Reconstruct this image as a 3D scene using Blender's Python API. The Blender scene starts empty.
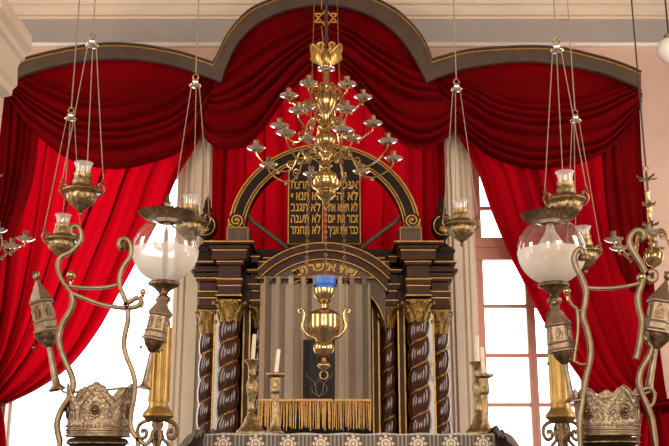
import bpy, math, random
from mathutils import Vector, Matrix
random.seed(7)
C = bpy.context.scene.collection
sc = bpy.context.scene
PI = math.pi
sin, cos = math.sin, math.cos

# ------------------------------------------------------------------ camera
F, PITCH, CAMZ = 950.0, math.radians(14.5), 1.2
cam_d = bpy.data.cameras.new('camera'); cam = bpy.data.objects.new('camera', cam_d); C.objects.link(cam)
cam_d.sensor_width = 36; cam_d.lens = 36 * F / 669; cam_d.clip_start = 0.05; cam_d.clip_end = 200
cam.location = (0, 0, CAMZ); cam.rotation_euler = (PI / 2 + PITCH, 0, 0)
sc.camera = cam

# ------------------------------------------------------------------ world, light, exposure
w = bpy.data.worlds.new('world'); sc.world = w; w.use_nodes = True
bg = w.node_tree.nodes['Background']; bg.inputs[0].default_value = (0.93, 0.97, 1.0, 1); bg.inputs[1].default_value = 4.5
sc.view_settings.view_transform = 'Standard'; sc.view_settings.look = 'None'
sc.view_settings.gamma = 1; sc.view_settings.exposure = 0.0; sc.view_settings.use_curve_mapping = False
sc.cycles.max_bounces = 10; sc.cycles.transparent_max_bounces = 16

def area(name, loc, target, sx, sy, power, col=(1, 1, 1), portal=False):
    d = bpy.data.lights.new(name, 'AREA'); d.shape = 'RECTANGLE'; d.size = sx; d.size_y = sy
    d.energy = power; d.color = col
    if portal: d.cycles.is_portal = True
    o = bpy.data.objects.new(name, d); C.objects.link(o); o.location = loc
    o.rotation_euler = (Vector(target) - Vector(loc)).to_track_quat('-Z', 'Y').to_euler()
    return o
WARM = (1.0, 0.86, 0.68)
# warm fill lamps added behind the camera; side lamps stand for unmodelled side windows
area('rear_fill', (-2.3, -3.6, 3.4), (-1.0, 8, 3.2), 1.3, 3.6, 270, WARM)
area('rear_fill', (2.3, -3.6, 3.4), (1.0, 8, 3.2), 1.3, 3.6, 270, WARM)
area('side_daylight', (-4.8, 3.6, 3.0), (0, 6, 2.6), 1.4, 3.2, 130, (1, .93, .82))
area('side_daylight', (4.8, 3.6, 3.0), (0, 6, 2.6), 1.4, 3.2, 130, (1, .93, .82))
area('side_daylight', (4.8, 7.4, 3.2), (0, 8.6, 2.6), 1.2, 3.2, 70, (1, .93, .82))
area('side_daylight', (-4.8, 7.4, 3.2), (0, 8.6, 2.6), 1.2, 3.2, 70, (1, .93, .82))

# ------------------------------------------------------------------ projection helper: pixel + distance -> world point
def P(px, py, Y):
    u = (px - 334.5) / F; v = (223 - py) / F
    t = Y / (cos(PITCH) - v * sin(PITCH))
    return Vector((u * t, Y, CAMZ + t * (sin(PITCH) + v * cos(PITCH))))
def K(py, Y):            # metres per pixel at that height and distance
    v = (223 - py) / F
    return Y / (cos(PITCH) - v * sin(PITCH)) / F

# ------------------------------------------------------------------ materials
def nt(name):
    m = bpy.data.materials.new(name); m.use_nodes = True
    n = m.node_tree.nodes; b = n['Principled BSDF']
    return m, n, m.node_tree.links, b
def mat(name, col, rough=0.5, metal=0.0, var=0.0, scale=20, bump=0.0, bscale=80, col2=None, coat=0.0, stretch=(1, 1, 1), spec=0.5):
    m, n, l, b = nt(name)
    b.inputs['Base Color'].default_value = (*col, 1); b.inputs['Roughness'].default_value = rough
    b.inputs['Metallic'].default_value = metal; b.inputs['Coat Weight'].default_value = coat
    b.inputs['Specular IOR Level'].default_value = spec
    tc = n.new('ShaderNodeTexCoord'); mp = n.new('ShaderNodeMapping'); mp.inputs['Scale'].default_value = stretch
    l.new(tc.outputs['Object'], mp.inputs['Vector'])
    if var or col2:
        nz = n.new('ShaderNodeTexNoise'); nz.inputs['Scale'].default_value = scale; nz.inputs['Detail'].default_value = 4
        l.new(mp.outputs['Vector'], nz.inputs['Vector'])
        cr = n.new('ShaderNodeValToRGB'); cr.color_ramp.elements[0].position = .35; cr.color_ramp.elements[1].position = .65
        a = col2 if col2 else tuple(c * (1 - var) for c in col)
        cr.color_ramp.elements[0].color = (*a, 1); cr.color_ramp.elements[1].color = (*col, 1)
        l.new(nz.outputs['Fac'], cr.inputs['Fac']); l.new(cr.outputs['Color'], b.inputs['Base Color'])
    if bump:
        n2 = n.new('ShaderNodeTexNoise'); n2.inputs['Scale'].default_value = bscale; n2.inputs['Detail'].default_value = 3
        l.new(mp.outputs['Vector'], n2.inputs['Vector'])
        bp = n.new('ShaderNodeBump'); bp.inputs['Strength'].default_value = bump; bp.inputs['Distance'].default_value = .01
        l.new(n2.outputs['Fac'], bp.inputs['Height']); l.new(bp.outputs['Normal'], b.inputs['Normal'])
    return m
def velvet(name, col, trans, tcol):
    m, n, l, b = nt(name)
    b.inputs['Roughness'].default_value = .8; b.inputs['Specular IOR Level'].default_value = .03
    b.inputs['Sheen Weight'].default_value = .10; b.inputs['Sheen Roughness'].default_value = .3
    b.inputs['Sheen Tint'].default_value = (1, .02, .03, 1)
    nz = n.new('ShaderNodeTexNoise'); nz.inputs['Scale'].default_value = 3.5; nz.inputs['Detail'].default_value = 6
    tc = n.new('ShaderNodeTexCoord'); l.new(tc.outputs['Object'], nz.inputs['Vector'])
    cr = n.new('ShaderNodeValToRGB'); cr.color_ramp.elements[0].position = .3; cr.color_ramp.elements[1].position = .7
    cr.color_ramp.elements[0].color = (*[c * .7 for c in col], 1); cr.color_ramp.elements[1].color = (*col, 1)
    l.new(nz.outputs['Fac'], cr.inputs['Fac']); l.new(cr.outputs['Color'], b.inputs['Base Color'])
    tr = n.new('ShaderNodeBsdfTranslucent'); tr.inputs['Color'].default_value = (*tcol, 1)
    mx = n.new('ShaderNodeMixShader'); mx.inputs[0].default_value = trans
    l.new(b.outputs[0], mx.inputs[1]); l.new(tr.outputs[0], mx.inputs[2])
    l.new(mx.outputs[0], n['Material Output'].inputs['Surface'])
    return m
def clear_glass(name, tint=(1, 1, 1), gloss=.10, milk=0.0, milkcol=(1, 1, 1)):
    m, n, l, b = nt(name); n.remove(b)
    tr = n.new('ShaderNodeBsdfTransparent'); tr.inputs[0].default_value = (*tint, 1)
    gl = n.new('ShaderNodeBsdfGlossy'); gl.inputs['Roughness'].default_value = .03
    lw = n.new('ShaderNodeLayerWeight'); lw.inputs['Blend'].default_value = .35
    ma = n.new('ShaderNodeMath'); ma.operation = 'MULTIPLY_ADD'; ma.inputs[1].default_value = .45; ma.inputs[2].default_value = gloss
    l.new(lw.outputs['Facing'], ma.inputs[0])
    mx = n.new('ShaderNodeMixShader'); l.new(ma.outputs[0], mx.inputs[0]); l.new(tr.outputs[0], mx.inputs[1]); l.new(gl.outputs[0], mx.inputs[2])
    out = mx
    if milk:
        tl = n.new('ShaderNodeBsdfTranslucent'); tl.inputs[0].default_value = (*milkcol, 1)
        df = n.new('ShaderNodeBsdfDiffuse'); df.inputs[0].default_value = (*milkcol, 1)
        m1 = n.new('ShaderNodeMixShader'); m1.inputs[0].default_value = .5; l.new(tl.outputs[0], m1.inputs[1]); l.new(df.outputs[0], m1.inputs[2])
        m2 = n.new('ShaderNodeMixShader'); m2.inputs[0].default_value = milk; l.new(mx.outputs[0], m2.inputs[1]); l.new(m1.outputs[0], m2.inputs[2])
        out = m2
    l.new(out.outputs[0], n['Material Output'].inputs['Surface'])
    return m

PLASTER = mat('cream_plaster', (.66, .52, .42), .8, var=.08, scale=1.5, bump=.05, bscale=30)
PINK = mat('pink_plaster', (.72, .50, .42), .8, var=.1, scale=1.2, bump=.04)
CREAM = mat('cream_paint', (.74, .62, .50), .6, var=.05, scale=3)
WHITE = mat('white_paint', (.86, .80, .74), .5, var=.04, scale=3)
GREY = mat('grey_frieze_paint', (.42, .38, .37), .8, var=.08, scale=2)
FLOOR = mat('floor_tiles', (.32, .30, .28), .4, var=.3, scale=3)
CEIL = mat('ceiling_wood', (.42, .30, .22), .7, var=.2, scale=3)
FRAME = mat('window_paint_red_glow', (.60, .28, .20), .45, var=.1, scale=6)  # red glow of the backlit curtain and window glare put into the frame colour
PELMET = mat('umber_paint', (.085, .052, .036), .55, var=.25, scale=9)
GOLD = mat('gilding', (.60, .34, .08), .40, .7, var=.3, scale=40, bump=.2, bscale=120)
OLDGOLD = mat('carved_gilding', (.62, .38, .10), .42, .8, col2=(.10, .05, .02), scale=70, bump=1.0, bscale=110)
MAHOG = mat('mahogany', (.055, .017, .010), .42, var=.5, scale=8, coat=0, spec=.22, stretch=(1, 1, 6))
MAHOGR = mat('red_mahogany', (.060, .014, .007), .2, var=.5, scale=7, coat=.35)
DKWOOD = mat('ebonised_wood', (.018, .010, .007), .5, spec=.15)
BRWOOD = mat('brown_wood', (.10, .045, .025), .45, var=.4, scale=9, stretch=(3, 3, 1))
BRASS = mat('polished_brass', (.60, .43, .20), .19, 1, var=.25, scale=14)
BRASSD = mat('aged_brass', (.46, .33, .17), .34, 1, var=.5, scale=40, bump=.5, bscale=70)
POSTB = mat('satin_brass', (.44, .29, .10), .42, 1, var=.35, scale=12)
GILT = mat('gilt_brass', (.62, .42, .14), .33, 1, var=.3, scale=30)
BRONZE = mat('bronze', (.28, .185, .11), .38, 1, var=.5, scale=34, bump=.4, bscale=60)
SILVER = mat('tarnished_silver', (.38, .29, .21), .46, .9, var=.35, scale=26, bump=.25, bscale=60)
PAN = mat('silvered_pan', (.92, .86, .80), .12, 1)
IRON = mat('dark_cord', (.03, .025, .02), .6)
ROPE = mat('grey_cord', (.30, .22, .16), .6)
WAX = mat('ivory_wax', (.86, .80, .66), .5, spec=.4)
VEL = velvet('crimson_velvet', (.145, .0009, .003), .08, (.55, .0, .005))
VELC = velvet('red_curtain_velvet', (.15, .001, .004), .42, (.45, .0006, .006))
GLASS = clear_glass('clear_glass')
CUPGLASS = clear_glass('cloudy_cup_glass', (1, 1, 1), .12, .35, (.9, .85, .82))
MILK = clear_glass('frosted_glass', (1, 1, 1), .10, .80, (.90, .86, .80))
GLOBEW = mat('white_opal_glass', (.95, .93, .90), .2)
BLUE = mat('blue_glass', (.06, .22, .70), .25, spec=.7)
PANE = clear_glass('window_pane', (1, 1, 1), .02)
TABLECLOTH = None

# ------------------------------------------------------------------ mesh builder
def rootloc(o):
    v = Vector((0, 0, 0))
    while o is not None: v += o.location; o = o.parent
    return v
class MB:
    def __init__(s, M=None): s.v = []; s.f = []; s.m = []; s.M = M or Matrix()
    def add(s, vs, fs, mi=0):
        b = len(s.v); s.v += [s.M @ Vector(p) for p in vs]
        s.f += [tuple(b + i for i in f) for f in fs]; s.m += [mi] * len(fs); return s
    def grid(s, fn, nu, nv, cu=False, mi=0, mif=None):
        vs = [fn(i / nu, j / nv) for j in range(nv + 1) for i in range(nu if cu else nu + 1)]
        w_ = nu if cu else nu + 1; fs = []; ms = []
        for j in range(nv):
            for i in range(nu):
                i2 = (i + 1) % w_ if cu else i + 1
                fs.append((j * w_ + i, j * w_ + i2, (j + 1) * w_ + i2, (j + 1) * w_ + i))
                ms.append(mif((i + .5) / nu, (j + .5) / nv) if mif else mi)
        s.add(vs, fs); s.m[-len(ms):] = ms; return s
    def lathe(s, prof, c=(0, 0, 0), n=24, mi=0, rf=None, A=None):
        cx, cy, cz = c; A = A or Matrix()
        def fn(u, v):
            x = v * (len(prof) - 1); j = int(round(x)); r, z = prof[j]; a = 2 * PI * u
            if rf: r *= rf(a, z)
            return A @ Vector((cx + r * cos(a), cy + r * sin(a), cz + z))
        return s.grid(fn, n, len(prof) - 1, True, mi)
    def sweep(s, pts, sec, up=None, closed=False, mi=0, scale=None):
        pts = [Vector(p) for p in pts]; n = len(pts); k = len(sec); vs = []; prev = None
        for i, p in enumerate(pts):
            if closed: t = (pts[(i + 1) % n] - pts[i - 1])
            else: t = pts[min(i + 1, n - 1)] - pts[max(i - 1, 0)]
            if t.length < 1e-9: t = Vector((0, 0, 1))
            t.normalize()
            if up is not None: bvec = Vector(up)
            else:
                bvec = prev if prev is not None else (Vector((0, 1, 0)) if abs(t.y) < .9 else Vector((1, 0, 0)))
            bvec = bvec - t * bvec.dot(t)
            if bvec.length < 1e-6: bvec = t.orthogonal()
            bvec.normalize(); prev = bvec; a = t.cross(bvec)
            q = scale[i] if scale else 1
            for (x, y) in sec: vs.append(p + a * x * q + bvec * y * q)
        fs = []
        for i in range(n if closed else n - 1):
            for j in range(k):
                a0 = i * k; b0 = ((i + 1) % n) * k
                fs.append((a0 + j, a0 + (j + 1) % k, b0 + (j + 1) % k, b0 + j))
        if not closed: fs += [tuple(range(k))[::-1], tuple((n - 1) * k + j for j in range(k))]
        return s.add(vs, fs, mi)
    def tube(s, pts, r, n=8, closed=False, mi=0, scale=None):
        return s.sweep(pts, [(r * cos(2 * PI * i / n), r * sin(2 * PI * i / n)) for i in range(n)], None, closed, mi, scale)
    def strip(s, pts, wd, th, mi=0, scale=None):   # flat bar: th in the drawing plane, wd in depth
        a, b = th / 2, wd / 2; c = min(a, b) * .25
        sec = [(a, b - c), (a - c, b), (-a + c, b), (-a, b - c), (-a, -b + c), (-a + c, -b), (a - c, -b), (a, -b + c)]
        return s.sweep(pts, sec, (0, 1, 0), False, mi, scale)
    def box(s, x0, x1, y0, y1, z0, z1, mi=0):
        v = [(x, y, z) for z in (z0, z1) for y in (y0, y1) for x in (x0, x1)]
        return s.add(v, [(0, 2, 3, 1), (4, 5, 7, 6), (0, 1, 5, 4), (2, 6, 7, 3), (0, 4, 6, 2), (1, 3, 7, 5)], mi)
    def prism(s, poly, y0, y1, mi=0):              # poly of (x, z)
        n = len(poly)
        v = [(x, y0, z) for x, z in poly] + [(x, y1, z) for x, z in poly]
        f = [tuple(range(n)), tuple(range(2 * n - 1, n - 1, -1))] + [(i, n + i, n + (i + 1) % n, (i + 1) % n) for i in range(n)]
        return s.add(v, f, mi)
    def sphere(s, c, r, n=16, mi=0, sz=1):
        return s.lathe([(max(r * sin(PI * i / n), 1e-4), -r * sz * cos(PI * i / n)) for i in range(n + 1)], c, max(n, 12), mi)
    def build(s, name, mats, parent=None, local=False, smooth=True, bevel=0, kind=None, label=None):
        off = rootloc(parent) if (parent is not None and not local) else Vector((0, 0, 0))
        me = bpy.data.meshes.new(name); me.from_pydata([tuple(p - off) for p in s.v], [], s.f)
        if not isinstance(mats, (list, tuple)): mats = [mats]
        for m in mats: me.materials.append(m)
        me.polygons.foreach_set('material_index', s.m)
        me.polygons.foreach_set('use_smooth', [smooth] * len(s.f)); me.update()
        if smooth: me.set_sharp_from_angle(angle=math.radians(50))
        o = bpy.data.objects.new(name, me); C.objects.link(o)
        if parent is not None: o.parent = parent
        if bevel:
            b = o.modifiers.new('bevel', 'BEVEL'); b.width = bevel; b.segments = 2; b.limit_method = 'ANGLE'
        if kind: o['kind'] = kind
        if label: o['label'] = label
        return o
def tag(o, label, cat, group=None):
    o['label'] = label; o['category'] = cat
    if group: o['group'] = group
    return o
def thing(name, label, cat, loc=(0, 0, 0), group=None):
    o = bpy.data.objects.new(name, None); o.empty_display_size = .05; C.objects.link(o); o.location = loc
    return tag(o, label, cat, group)
def copy_tree(o, parent=None):
    c = o.copy(); C.objects.link(c); c.parent = parent
    for ch in list(o.children): copy_tree(ch, c)
    return c
def cr(pts, n=8, closed=False):        # Catmull-Rom through points
    pts = [Vector(p) for p in pts]; out = []; m = len(pts)
    for i in range(m if closed else m - 1):
        g = (lambda k: pts[k % m]) if closed else (lambda k: pts[min(max(k, 0), m - 1)])
        a, b, c, d = g(i - 1), g(i), g(i + 1), g(i + 2)
        for j in range(n):
            t = j / n
            out.append(.5 * ((2 * b) + (c - a) * t + (2 * a - 5 * b + 4 * c - d) * t * t + (3 * b - 3 * c + d - a) * t ** 3))
    if not closed: out.append(pts[-1])
    return out
def pxc(pts, Y, n=8):                  # smooth curve through pixels on a plane at distance Y
    return cr([P(p[0], p[1], Y) for p in pts], n)
def at(curve, s):                      # sample a polyline by parameter
    x = s * (len(curve) - 1); i = min(int(x), len(curve) - 2); f = x - i
    return curve[i] * (1 - f) + curve[i + 1] * f
def resample(c, n=60):
    L = [0]
    for a, b in zip(c, c[1:]): L.append(L[-1] + (b - a).length)
    out = []; k = 0
    for i in range(n + 1):
        d = L[-1] * i / n
        while k < len(c) - 2 and L[k + 1] < d: k += 1
        f = (d - L[k]) / max(L[k + 1] - L[k], 1e-9); out.append(c[k].lerp(c[k + 1], min(f, 1)))
    return out
def text_mesh(txt, size, M, mi_mat, name, parent, ext=.002, bold=.0):
    cu = bpy.data.curves.new('t', 'FONT'); cu.body = txt; cu.size = size; cu.align_x = 'CENTER'; cu.align_y = 'CENTER'
    cu.extrude = ext; cu.offset = bold; cu.resolution_u = 3
    o = bpy.data.objects.new('t', cu); C.objects.link(o)
    dg = bpy.context.evaluated_depsgraph_get(); me = bpy.data.meshes.new_from_object(o.evaluated_get(dg))
    vs = [M @ v.co for v in me.vertices]; fs = [tuple(p.vertices) for p in me.polygons]
    bpy.data.objects.remove(o); bpy.data.curves.remove(cu); bpy.data.meshes.remove(me)
    return vs, fs

# ================================================================== SETTING
YW = 10.0
XL, XR, ZC, YR = -5.0, 5.0, 7.0, -4.0
def struct(mb, name, m, smooth=False, bevel=0): return mb.build(name, m, None, smooth=smooth, bevel=bevel, kind='structure')
b = MB().box(XL, XR, YR, YW + .3, -.1, 0); struct(b, 'floor', FLOOR)
b = MB().box(XL, XR, YR, YW + .3, ZC, ZC + .1); struct(b, 'ceiling', CEIL)
b = MB().box(XL - .2, XL, YR, YW + .3, 0, ZC); struct(b, 'wall_left', PLASTER)
b = MB().box(XR, XR + .2, YR, YW + .3, 0, ZC); struct(b, 'wall_right', PLASTER)
b = MB().box(XL, XR, YR - .2, YR, 0, ZC); struct(b, 'wall_rear', PLASTER)
# back wall with three tall window openings
def X(px, py=330, Y=YW): return P(px, py, Y).x
def Z(py, Y=YW): return P(0, py, Y).z
zb, zt = .9, Z(75)
ops = [(X(12), X(172)), (X(226), X(428)), (X(479), X(640))]
b = MB(); xs = XL
for (a, c) in ops:
    b.box(xs, a, YW, YW + .3, 0, ZC); b.box(a, c, YW, YW + .3, 0, zb); b.box(a, c, YW, YW + .3, zt, ZC); xs = c
b.box(xs, XR, YW, YW + .3, 0, ZC)
struct(b, 'wall_back', PINK)
for (a, c) in ops:
    area('window_daylight', ((a + c) / 2, YW + .16, (zb + zt) / 2), ((a + c) / 2, 0, (zb + zt) / 2), c - a, zt - zb, 1, portal=True)
# windows
def window(i, a, c, cols, muntins):
    fr = bpy.data.objects.new('window_%d' % i, None); C.objects.link(fr); fr.location = (a, YW + .1, zb); fr['kind'] = 'structure'
    y0, y1 = YW + .12, YW + .19
    b = MB()
    kk = K(330, YW)
    b.box(a, a + 4 * kk, y0 - .02, y1 + .02, zb, zt); b.box(c - 4 * kk, c, y0 - .02, y1 + .02, zb, zt)
    b.box(a, c, y0 - .02, y1 + .02, zb, zb + .06); b.box(a, c, y0 - .02, y1 + .02, zt - .06, zt)
    b.box(a, c, y0 - .04, y1 + .02, Z(258), Z(243)); b.box(a, c, y0 - .06, y1 + .02, Z(246), Z(236))
    b.build('window_frame', FRAME, fr, smooth=False, bevel=.006)
    ww = (c - a - 8 * kk) / cols
    b = MB(); g = MB()
    for j in range(cols):
        x0 = a + 4 * kk + j * ww; x1 = x0 + ww; st = 4.2 * kk
        b.box(x0, x0 + st, y0, y1, zb + .06, zt - .06); b.box(x1 - st, x1, y0, y1, zb + .06, zt - .06)
        for py in muntins: b.box(x0 + st, x1 - st, y0 + .01, y1 - .01, Z(py) - .02, Z(py) + .02)
        for zz in (zb + .06,): b.box(x0 + st, x1 - st, y0, y1, zz, zz + .06)
        for py in (205, 155): b.box(x0 + st, x1 - st, y0 + .01, y1 - .01, Z(py) - .02, Z(py) + .02)
        g.box(x0 + st * .5, x1 - st * .5, y0 + .03, y0 + .034, zb + .06, zt - .06)
    b.build('window_sash', FRAME, fr, smooth=False, bevel=.004)
    g.build('window_glass', PANE, fr, smooth=False)
window(3, *ops[2], 3, (304, 354, 404, 452, 500))
window(2, *ops[1], 4, (304, 354, 404, 452, 500))
# left window: its casements stand open outward, only frame and the leaves folded back outside
def open_window(i, a, c):
    fr = bpy.data.objects.new('window_%d' % i, None); C.objects.link(fr); fr.location = (a, YW + .1, zb); fr['kind'] = 'structure'
    b = MB(); y0, y1 = YW + .12, YW + .19
    b.box(a, a + .03, y0, y1, zb, zt); b.box(c - .03, c, y0, y1, zb, zt); b.box(a, c, y0, y1, zb, zb + .05); b.box(a, c, y0, y1, zt - .05, zt)
    b.build('window_frame', WHITE, fr, smooth=False, bevel=.005)
open_window(1, *ops[0])
# pilasters between the windows, with moulded edges
for n_, (p0, p1) in enumerate(((173, 216), (446, 476))):
    b = MB(); x0, x1 = X(p0), X(p1); wd = x1 - x0
    b.box(x0, x1, YW - .05, YW, 0, zt + .2)
    for q0, q1, d in ((.0, .10, .075), (.16, .24, .085), (.30, .58, .10), (.66, .76, .085), (.84, 1, .075)):
        b.box(x0 + q0 * wd, x0 + q1 * wd, YW - d, YW - .03, 0, zt + .2)
    struct(b, 'trim_%d' % (n_ + 1), CREAM, bevel=.008)
# cornice across the back wall
def profile_run(name, pts, m, x0=XL, x1=XR):      # pts (projection from wall, z)
    b = MB(); n = len(pts)
    v = [(x0, YW - d, z) for d, z in pts] + [(x1, YW - d, z) for d, z in pts]
    b.add(v, [(i, i + 1, n + i + 1, n + i) for i in range(n - 1)])
    return struct(b, name, m)
z42, z20, z7, z0_ = Z(44), Z(21), Z(8), Z(-6)
profile_run('trim_3', [(0, z42 - .05), (.05, z42 - .045), (.07, z42 - .015), (.05, z42), (.03, z42 + .005), (0, z42 + .01)], WHITE)
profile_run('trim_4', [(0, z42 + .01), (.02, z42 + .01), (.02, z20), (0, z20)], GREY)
profile_run('trim_5', [(.02, z20), (.05, z20), (.055, z20 + .03), (.09, z20 + .035), (.12, z20 + .08), (.13, z20 + .10), (.13, z20 + .13), (.17, z20 + .135),
                       (.19, z20 + .17), (.25, z20 + .20), (.25, z20 + .26), (.28, z20 + .27), (.30, z20 + .33), (.38, z20 + .42), (.38, z20 + .5), (.0, z20 + .5)], CREAM)
# moulded capital on the pillar at the far left
YP = 5.2
pp = [P(-40, 4, YP), P(2, 6, YP), P(4, 12, YP), P(12, 18, YP), P(15, 24, YP), P(24, 30, YP), P(32, 36, YP), P(32.5, 50, YP), P(26, 54, YP), P(25, 60, YP), P(21, 62, YP), P(18, 68, YP),
      P(17.5, 86, YP), P(13, 90, YP), P(12, 96, YP), P(3, 98, YP), P(-40, 98, YP)]
b = MB().prism([(p.x, p.z) for p in pp], YP - .55, YP)
b.box(P(-40, 99, YP).x, P(2.5, 100, YP).x, YP - .45, YP - .06, 0, P(0, 99, YP).z)
b.box(P(-40, 99, YP).x, P(6, 6, YP).x, YP - .5, YP - .02, P(0, 7, YP).z, ZC)
struct(b, 'pillar', CREAM, bevel=.004)

# ================================================================== PELMET
YPEL = 9.45
OUT = [[(15, 66), (24, 60), (60, 51), (100, 45), (135, 45.5), (175, 52), (205, 61), (213, 64)], [(213, 64), (219, 53), (228, 35), (247, 13), (268, 2), (295, -7), (325, -11), (355, -7), (380, 2), (401, 15), (422, 38), (432, 61)],
       [(432, 61), (441, 58), (470, 51), (520, 47.5), (560, 49), (600, 58), (625, 66), (641, 73)]]
INN = [[(18, 78), (28, 73), (62, 64), (100, 59), (135, 59), (172, 65), (200, 74), (221, 82)], [(221, 82), (226, 66), (236, 45), (252, 27), (272, 15), (297, 7), (325, 4), (352, 8), (376, 18), (396, 33), (412, 54), (427, 82)],
       [(427, 82), (441, 76), (470, 67), (520, 61), (560, 64), (600, 72), (622, 80), (641, 88)]]
def poly_px(lobes, Y):
    out = []
    for L in lobes:
        c = pxc(L, Y, 6); out += c if not out else c[1:]
    return out
oc, ic = poly_px(OUT, YPEL), poly_px(INN, YPEL)
b = MB(); n = len(oc)
vs = [];
for y in (YPEL, YPEL + .05):
    vs += [(p.x, y, p.z) for p in oc] + [(p.x, y, p.z) for p in ic]
fs = []
for i in range(n - 1):
    fs += [(i, i + 1, n + i + 1, n + i), (2 * n + i, 3 * n + i, 3 * n + i + 1, 2 * n + i + 1), (i, 2 * n + i, 2 * n + i + 1, i + 1), (n + i, n + i + 1, 3 * n + i + 1, 3 * n + i)]
fs += [(0, n, 3 * n, 2 * n), (n - 1, 2 * n + n - 1, 4 * n - 1, 2 * n - 1)]
b.add(vs, fs)
pel = thing('pelmet', 'brown three-arched wooden pelmet with gold edge line above the red curtains', 'pelmet', (0, YPEL + .05, P(0, 64, YPEL).z))
b.build('pelmet_board', PELMET, pel, smooth=False)
b = MB(); b.sweep([(p.x, YPEL - .006, p.z - .018) for p in oc], [(-.007, -.006), (.007, -.006), (.007, .006), (-.007, .006)], (0, 1, 0))
b.build('gold_line', GOLD, pel)
b = MB(); b.sweep([(p.x, YPEL - .01, p.z + .008) for p in oc], [(-.008, -.02), (.008, -.02), (.008, .05), (-.008, .05)], (0, 1, 0))
b.build('top_moulding', PELMET, pel)
b = MB()                                    # wall brackets that carry the board
for px, py in ((60, 58), (215, 70), (430, 70), (600, 66)):
    p = P(px, py, YPEL); b.box(p.x - .02, p.x + .02, YPEL + .05, YW, p.z - .02, p.z + .02)
b.build('bracket', PELMET, pel, smooth=False)

# ================================================================== SWAGS AND CURTAINS
def swag(name, label, up, lo, Y, folds, amp, seed, m=VEL, t0=.52):
    rnd = random.Random(seed); U = resample(pxc(up, Y, 8), 80); L = resample(pxc(lo, Y, 8), 80)
    ph = [rnd.uniform(-1, 1) for _ in range(6)]
    def fn(s, t):
        a, b_ = at(U, s), at(L, s); w_ = math.sin(PI * s) ** .6
        p = a.lerp(b_, t)
        k = max(0, (t - t0 * w_ * .8) / (1 - t0 * w_ * .8))
        g = folds * k + .28 * sin(folds * k * 1.7 + ph[4] * 6) + .45 * sin(3 * s + ph[0] * 3) + .3 * sin(6.5 * s + ph[1] * 4 + 3 * k) * (1 - .5 * s)
        fold = (1 - abs(sin(PI * g))) ** 1.6; fold = min(1, fold * (1.0 + .35 * sin(g * 2.1 + 5 * s + ph[5] * 6)))
        d = amp * (.35 + .65 * w_) * (1 - fold) * (1 if k > 0 else 0) * min(1, k * 6) + .05 * w_ * sin(PI * t)
        d += .012 * sin(9 * s + 4 * t + ph[2] * 5) + .008 * sin(23 * s + 9 * t + ph[3] * 5)
        if t > .97: d -= .03
        return Vector((p.x, p.y - d, p.z))
    b = MB().grid(fn, 100, 170)
    o = b.build(name, m); tag(o, label, 'swag', 'velvet swags under the pelmet'); return o
swag('velvet_swag', 'crimson velvet swag hanging under the left arch of the pelmet',
     [(17, 72), (60, 58), (100, 53), (140, 53), (180, 61), (217, 74)], [(8, 96), (30, 128), (67, 158), (111, 168), (151, 162), (188, 144), (219, 86)], 9.64, 6.5, .11, 1)
swag('velvet_swag', 'crimson velvet swag hanging under the right arch of the pelmet',
     [(429, 74), (450, 66), (490, 57), (540, 54), (590, 63), (640, 80)], [(426, 88), (446, 118), (469, 142), (491, 160), (526, 171), (556, 169), (604, 154), (641, 108)], 9.64, 6.5, .11, 5)
swag('velvet_swag', 'crimson velvet swag sweeping from the middle arch down to its left cusp',
     [(219, 70), (226, 50), (240, 30), (262, 16), (292, 4), (345, 0)], [(200, 128), (208, 142), (222, 149), (242, 148), (259, 136), (276, 113), (300, 84), (338, 52)], 9.60, 7, .12, 9, t0=.28)
swag('velvet_swag', 'crimson velvet swag sweeping from the middle arch down to its right cusp',
     [(300, 0), (350, 4), (380, 15), (404, 35), (420, 56), (430, 72)], [(312, 52), (350, 84), (369, 114), (387, 136), (407, 149), (425, 151), (443, 143), (458, 128)], 9.60, 7, .12, 13, t0=.28)

def curtain(name, label, inner, outer, Y, folds, amp, seed, m=VELC, group='long red curtains at the windows', nt_=70, jag=.5, lat=.30):
    rnd = random.Random(seed); I = resample(pxc(inner, Y, 8), 80); O = resample(pxc(outer, Y, 8), 80)
    off = [rnd.uniform(-.4, .4) for _ in range(5)]
    def fn(s, t):
        p = at(O, t).lerp(at(I, t), s)
        g = folds * s + off[0] + jag * sin(5.3 * s + off[1] * 6) + .25 * sin(3 * t + 9 * s)
        wv = .6 * sin(2 * PI * g) + .3 * sin(2 * PI * g * 1.73 + off[2] * 9) + .18 * sin(2 * PI * g * 3.1 + off[3] * 9)
        sp = (at(I, t) - at(O, t)).length / folds
        return Vector((p.x + lat * sp * sin(2 * PI * g * 1.0 + 1.2) * math.sin(PI * min(1, max(0, s))) ** .5, p.y - amp * wv, p.z))
    b = MB().grid(fn, 220, nt_)
    o = b.build(name, m); tag(o, label, 'curtain', group); return o
curtain('curtain', 'long red curtain of the left window swept aside to the left',
        [(212, 84), (200, 138), (178, 177), (160, 220), (135, 268), (120, 294), (98, 332), (70, 367), (35, 391), (-2, 407)],
        [(4, 84), (2, 140), (-2, 180), (-8, 240), (-12, 300), (-16, 340), (-20, 370), (-22, 390), (-24, 405)], 9.76, 8, .075, 3)
curtain('curtain', 'long red curtain of the right window swept aside to the right',
        [(430, 84), (460, 140), (478, 174), (491, 212), (508, 253), (527, 290), (545, 325), (576, 374), (597, 395), (634, 411), (656, 416)],
        [(638, 86), (638, 140), (645, 208), (650, 253), (654, 300), (658, 350), (663, 385), (666, 402), (667, 408), (668, 412)], 9.76, 8, .075, 8)
curtain('curtain', 'straight red curtain closing the middle window behind the ark',
        [(216, 66), (213, 120), (211, 250), (209, 400), (207, 520)], [(434, 66), (443, 120), (446, 250), (448, 400), (450, 520)], 9.82, 13, .04, 11)
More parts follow.
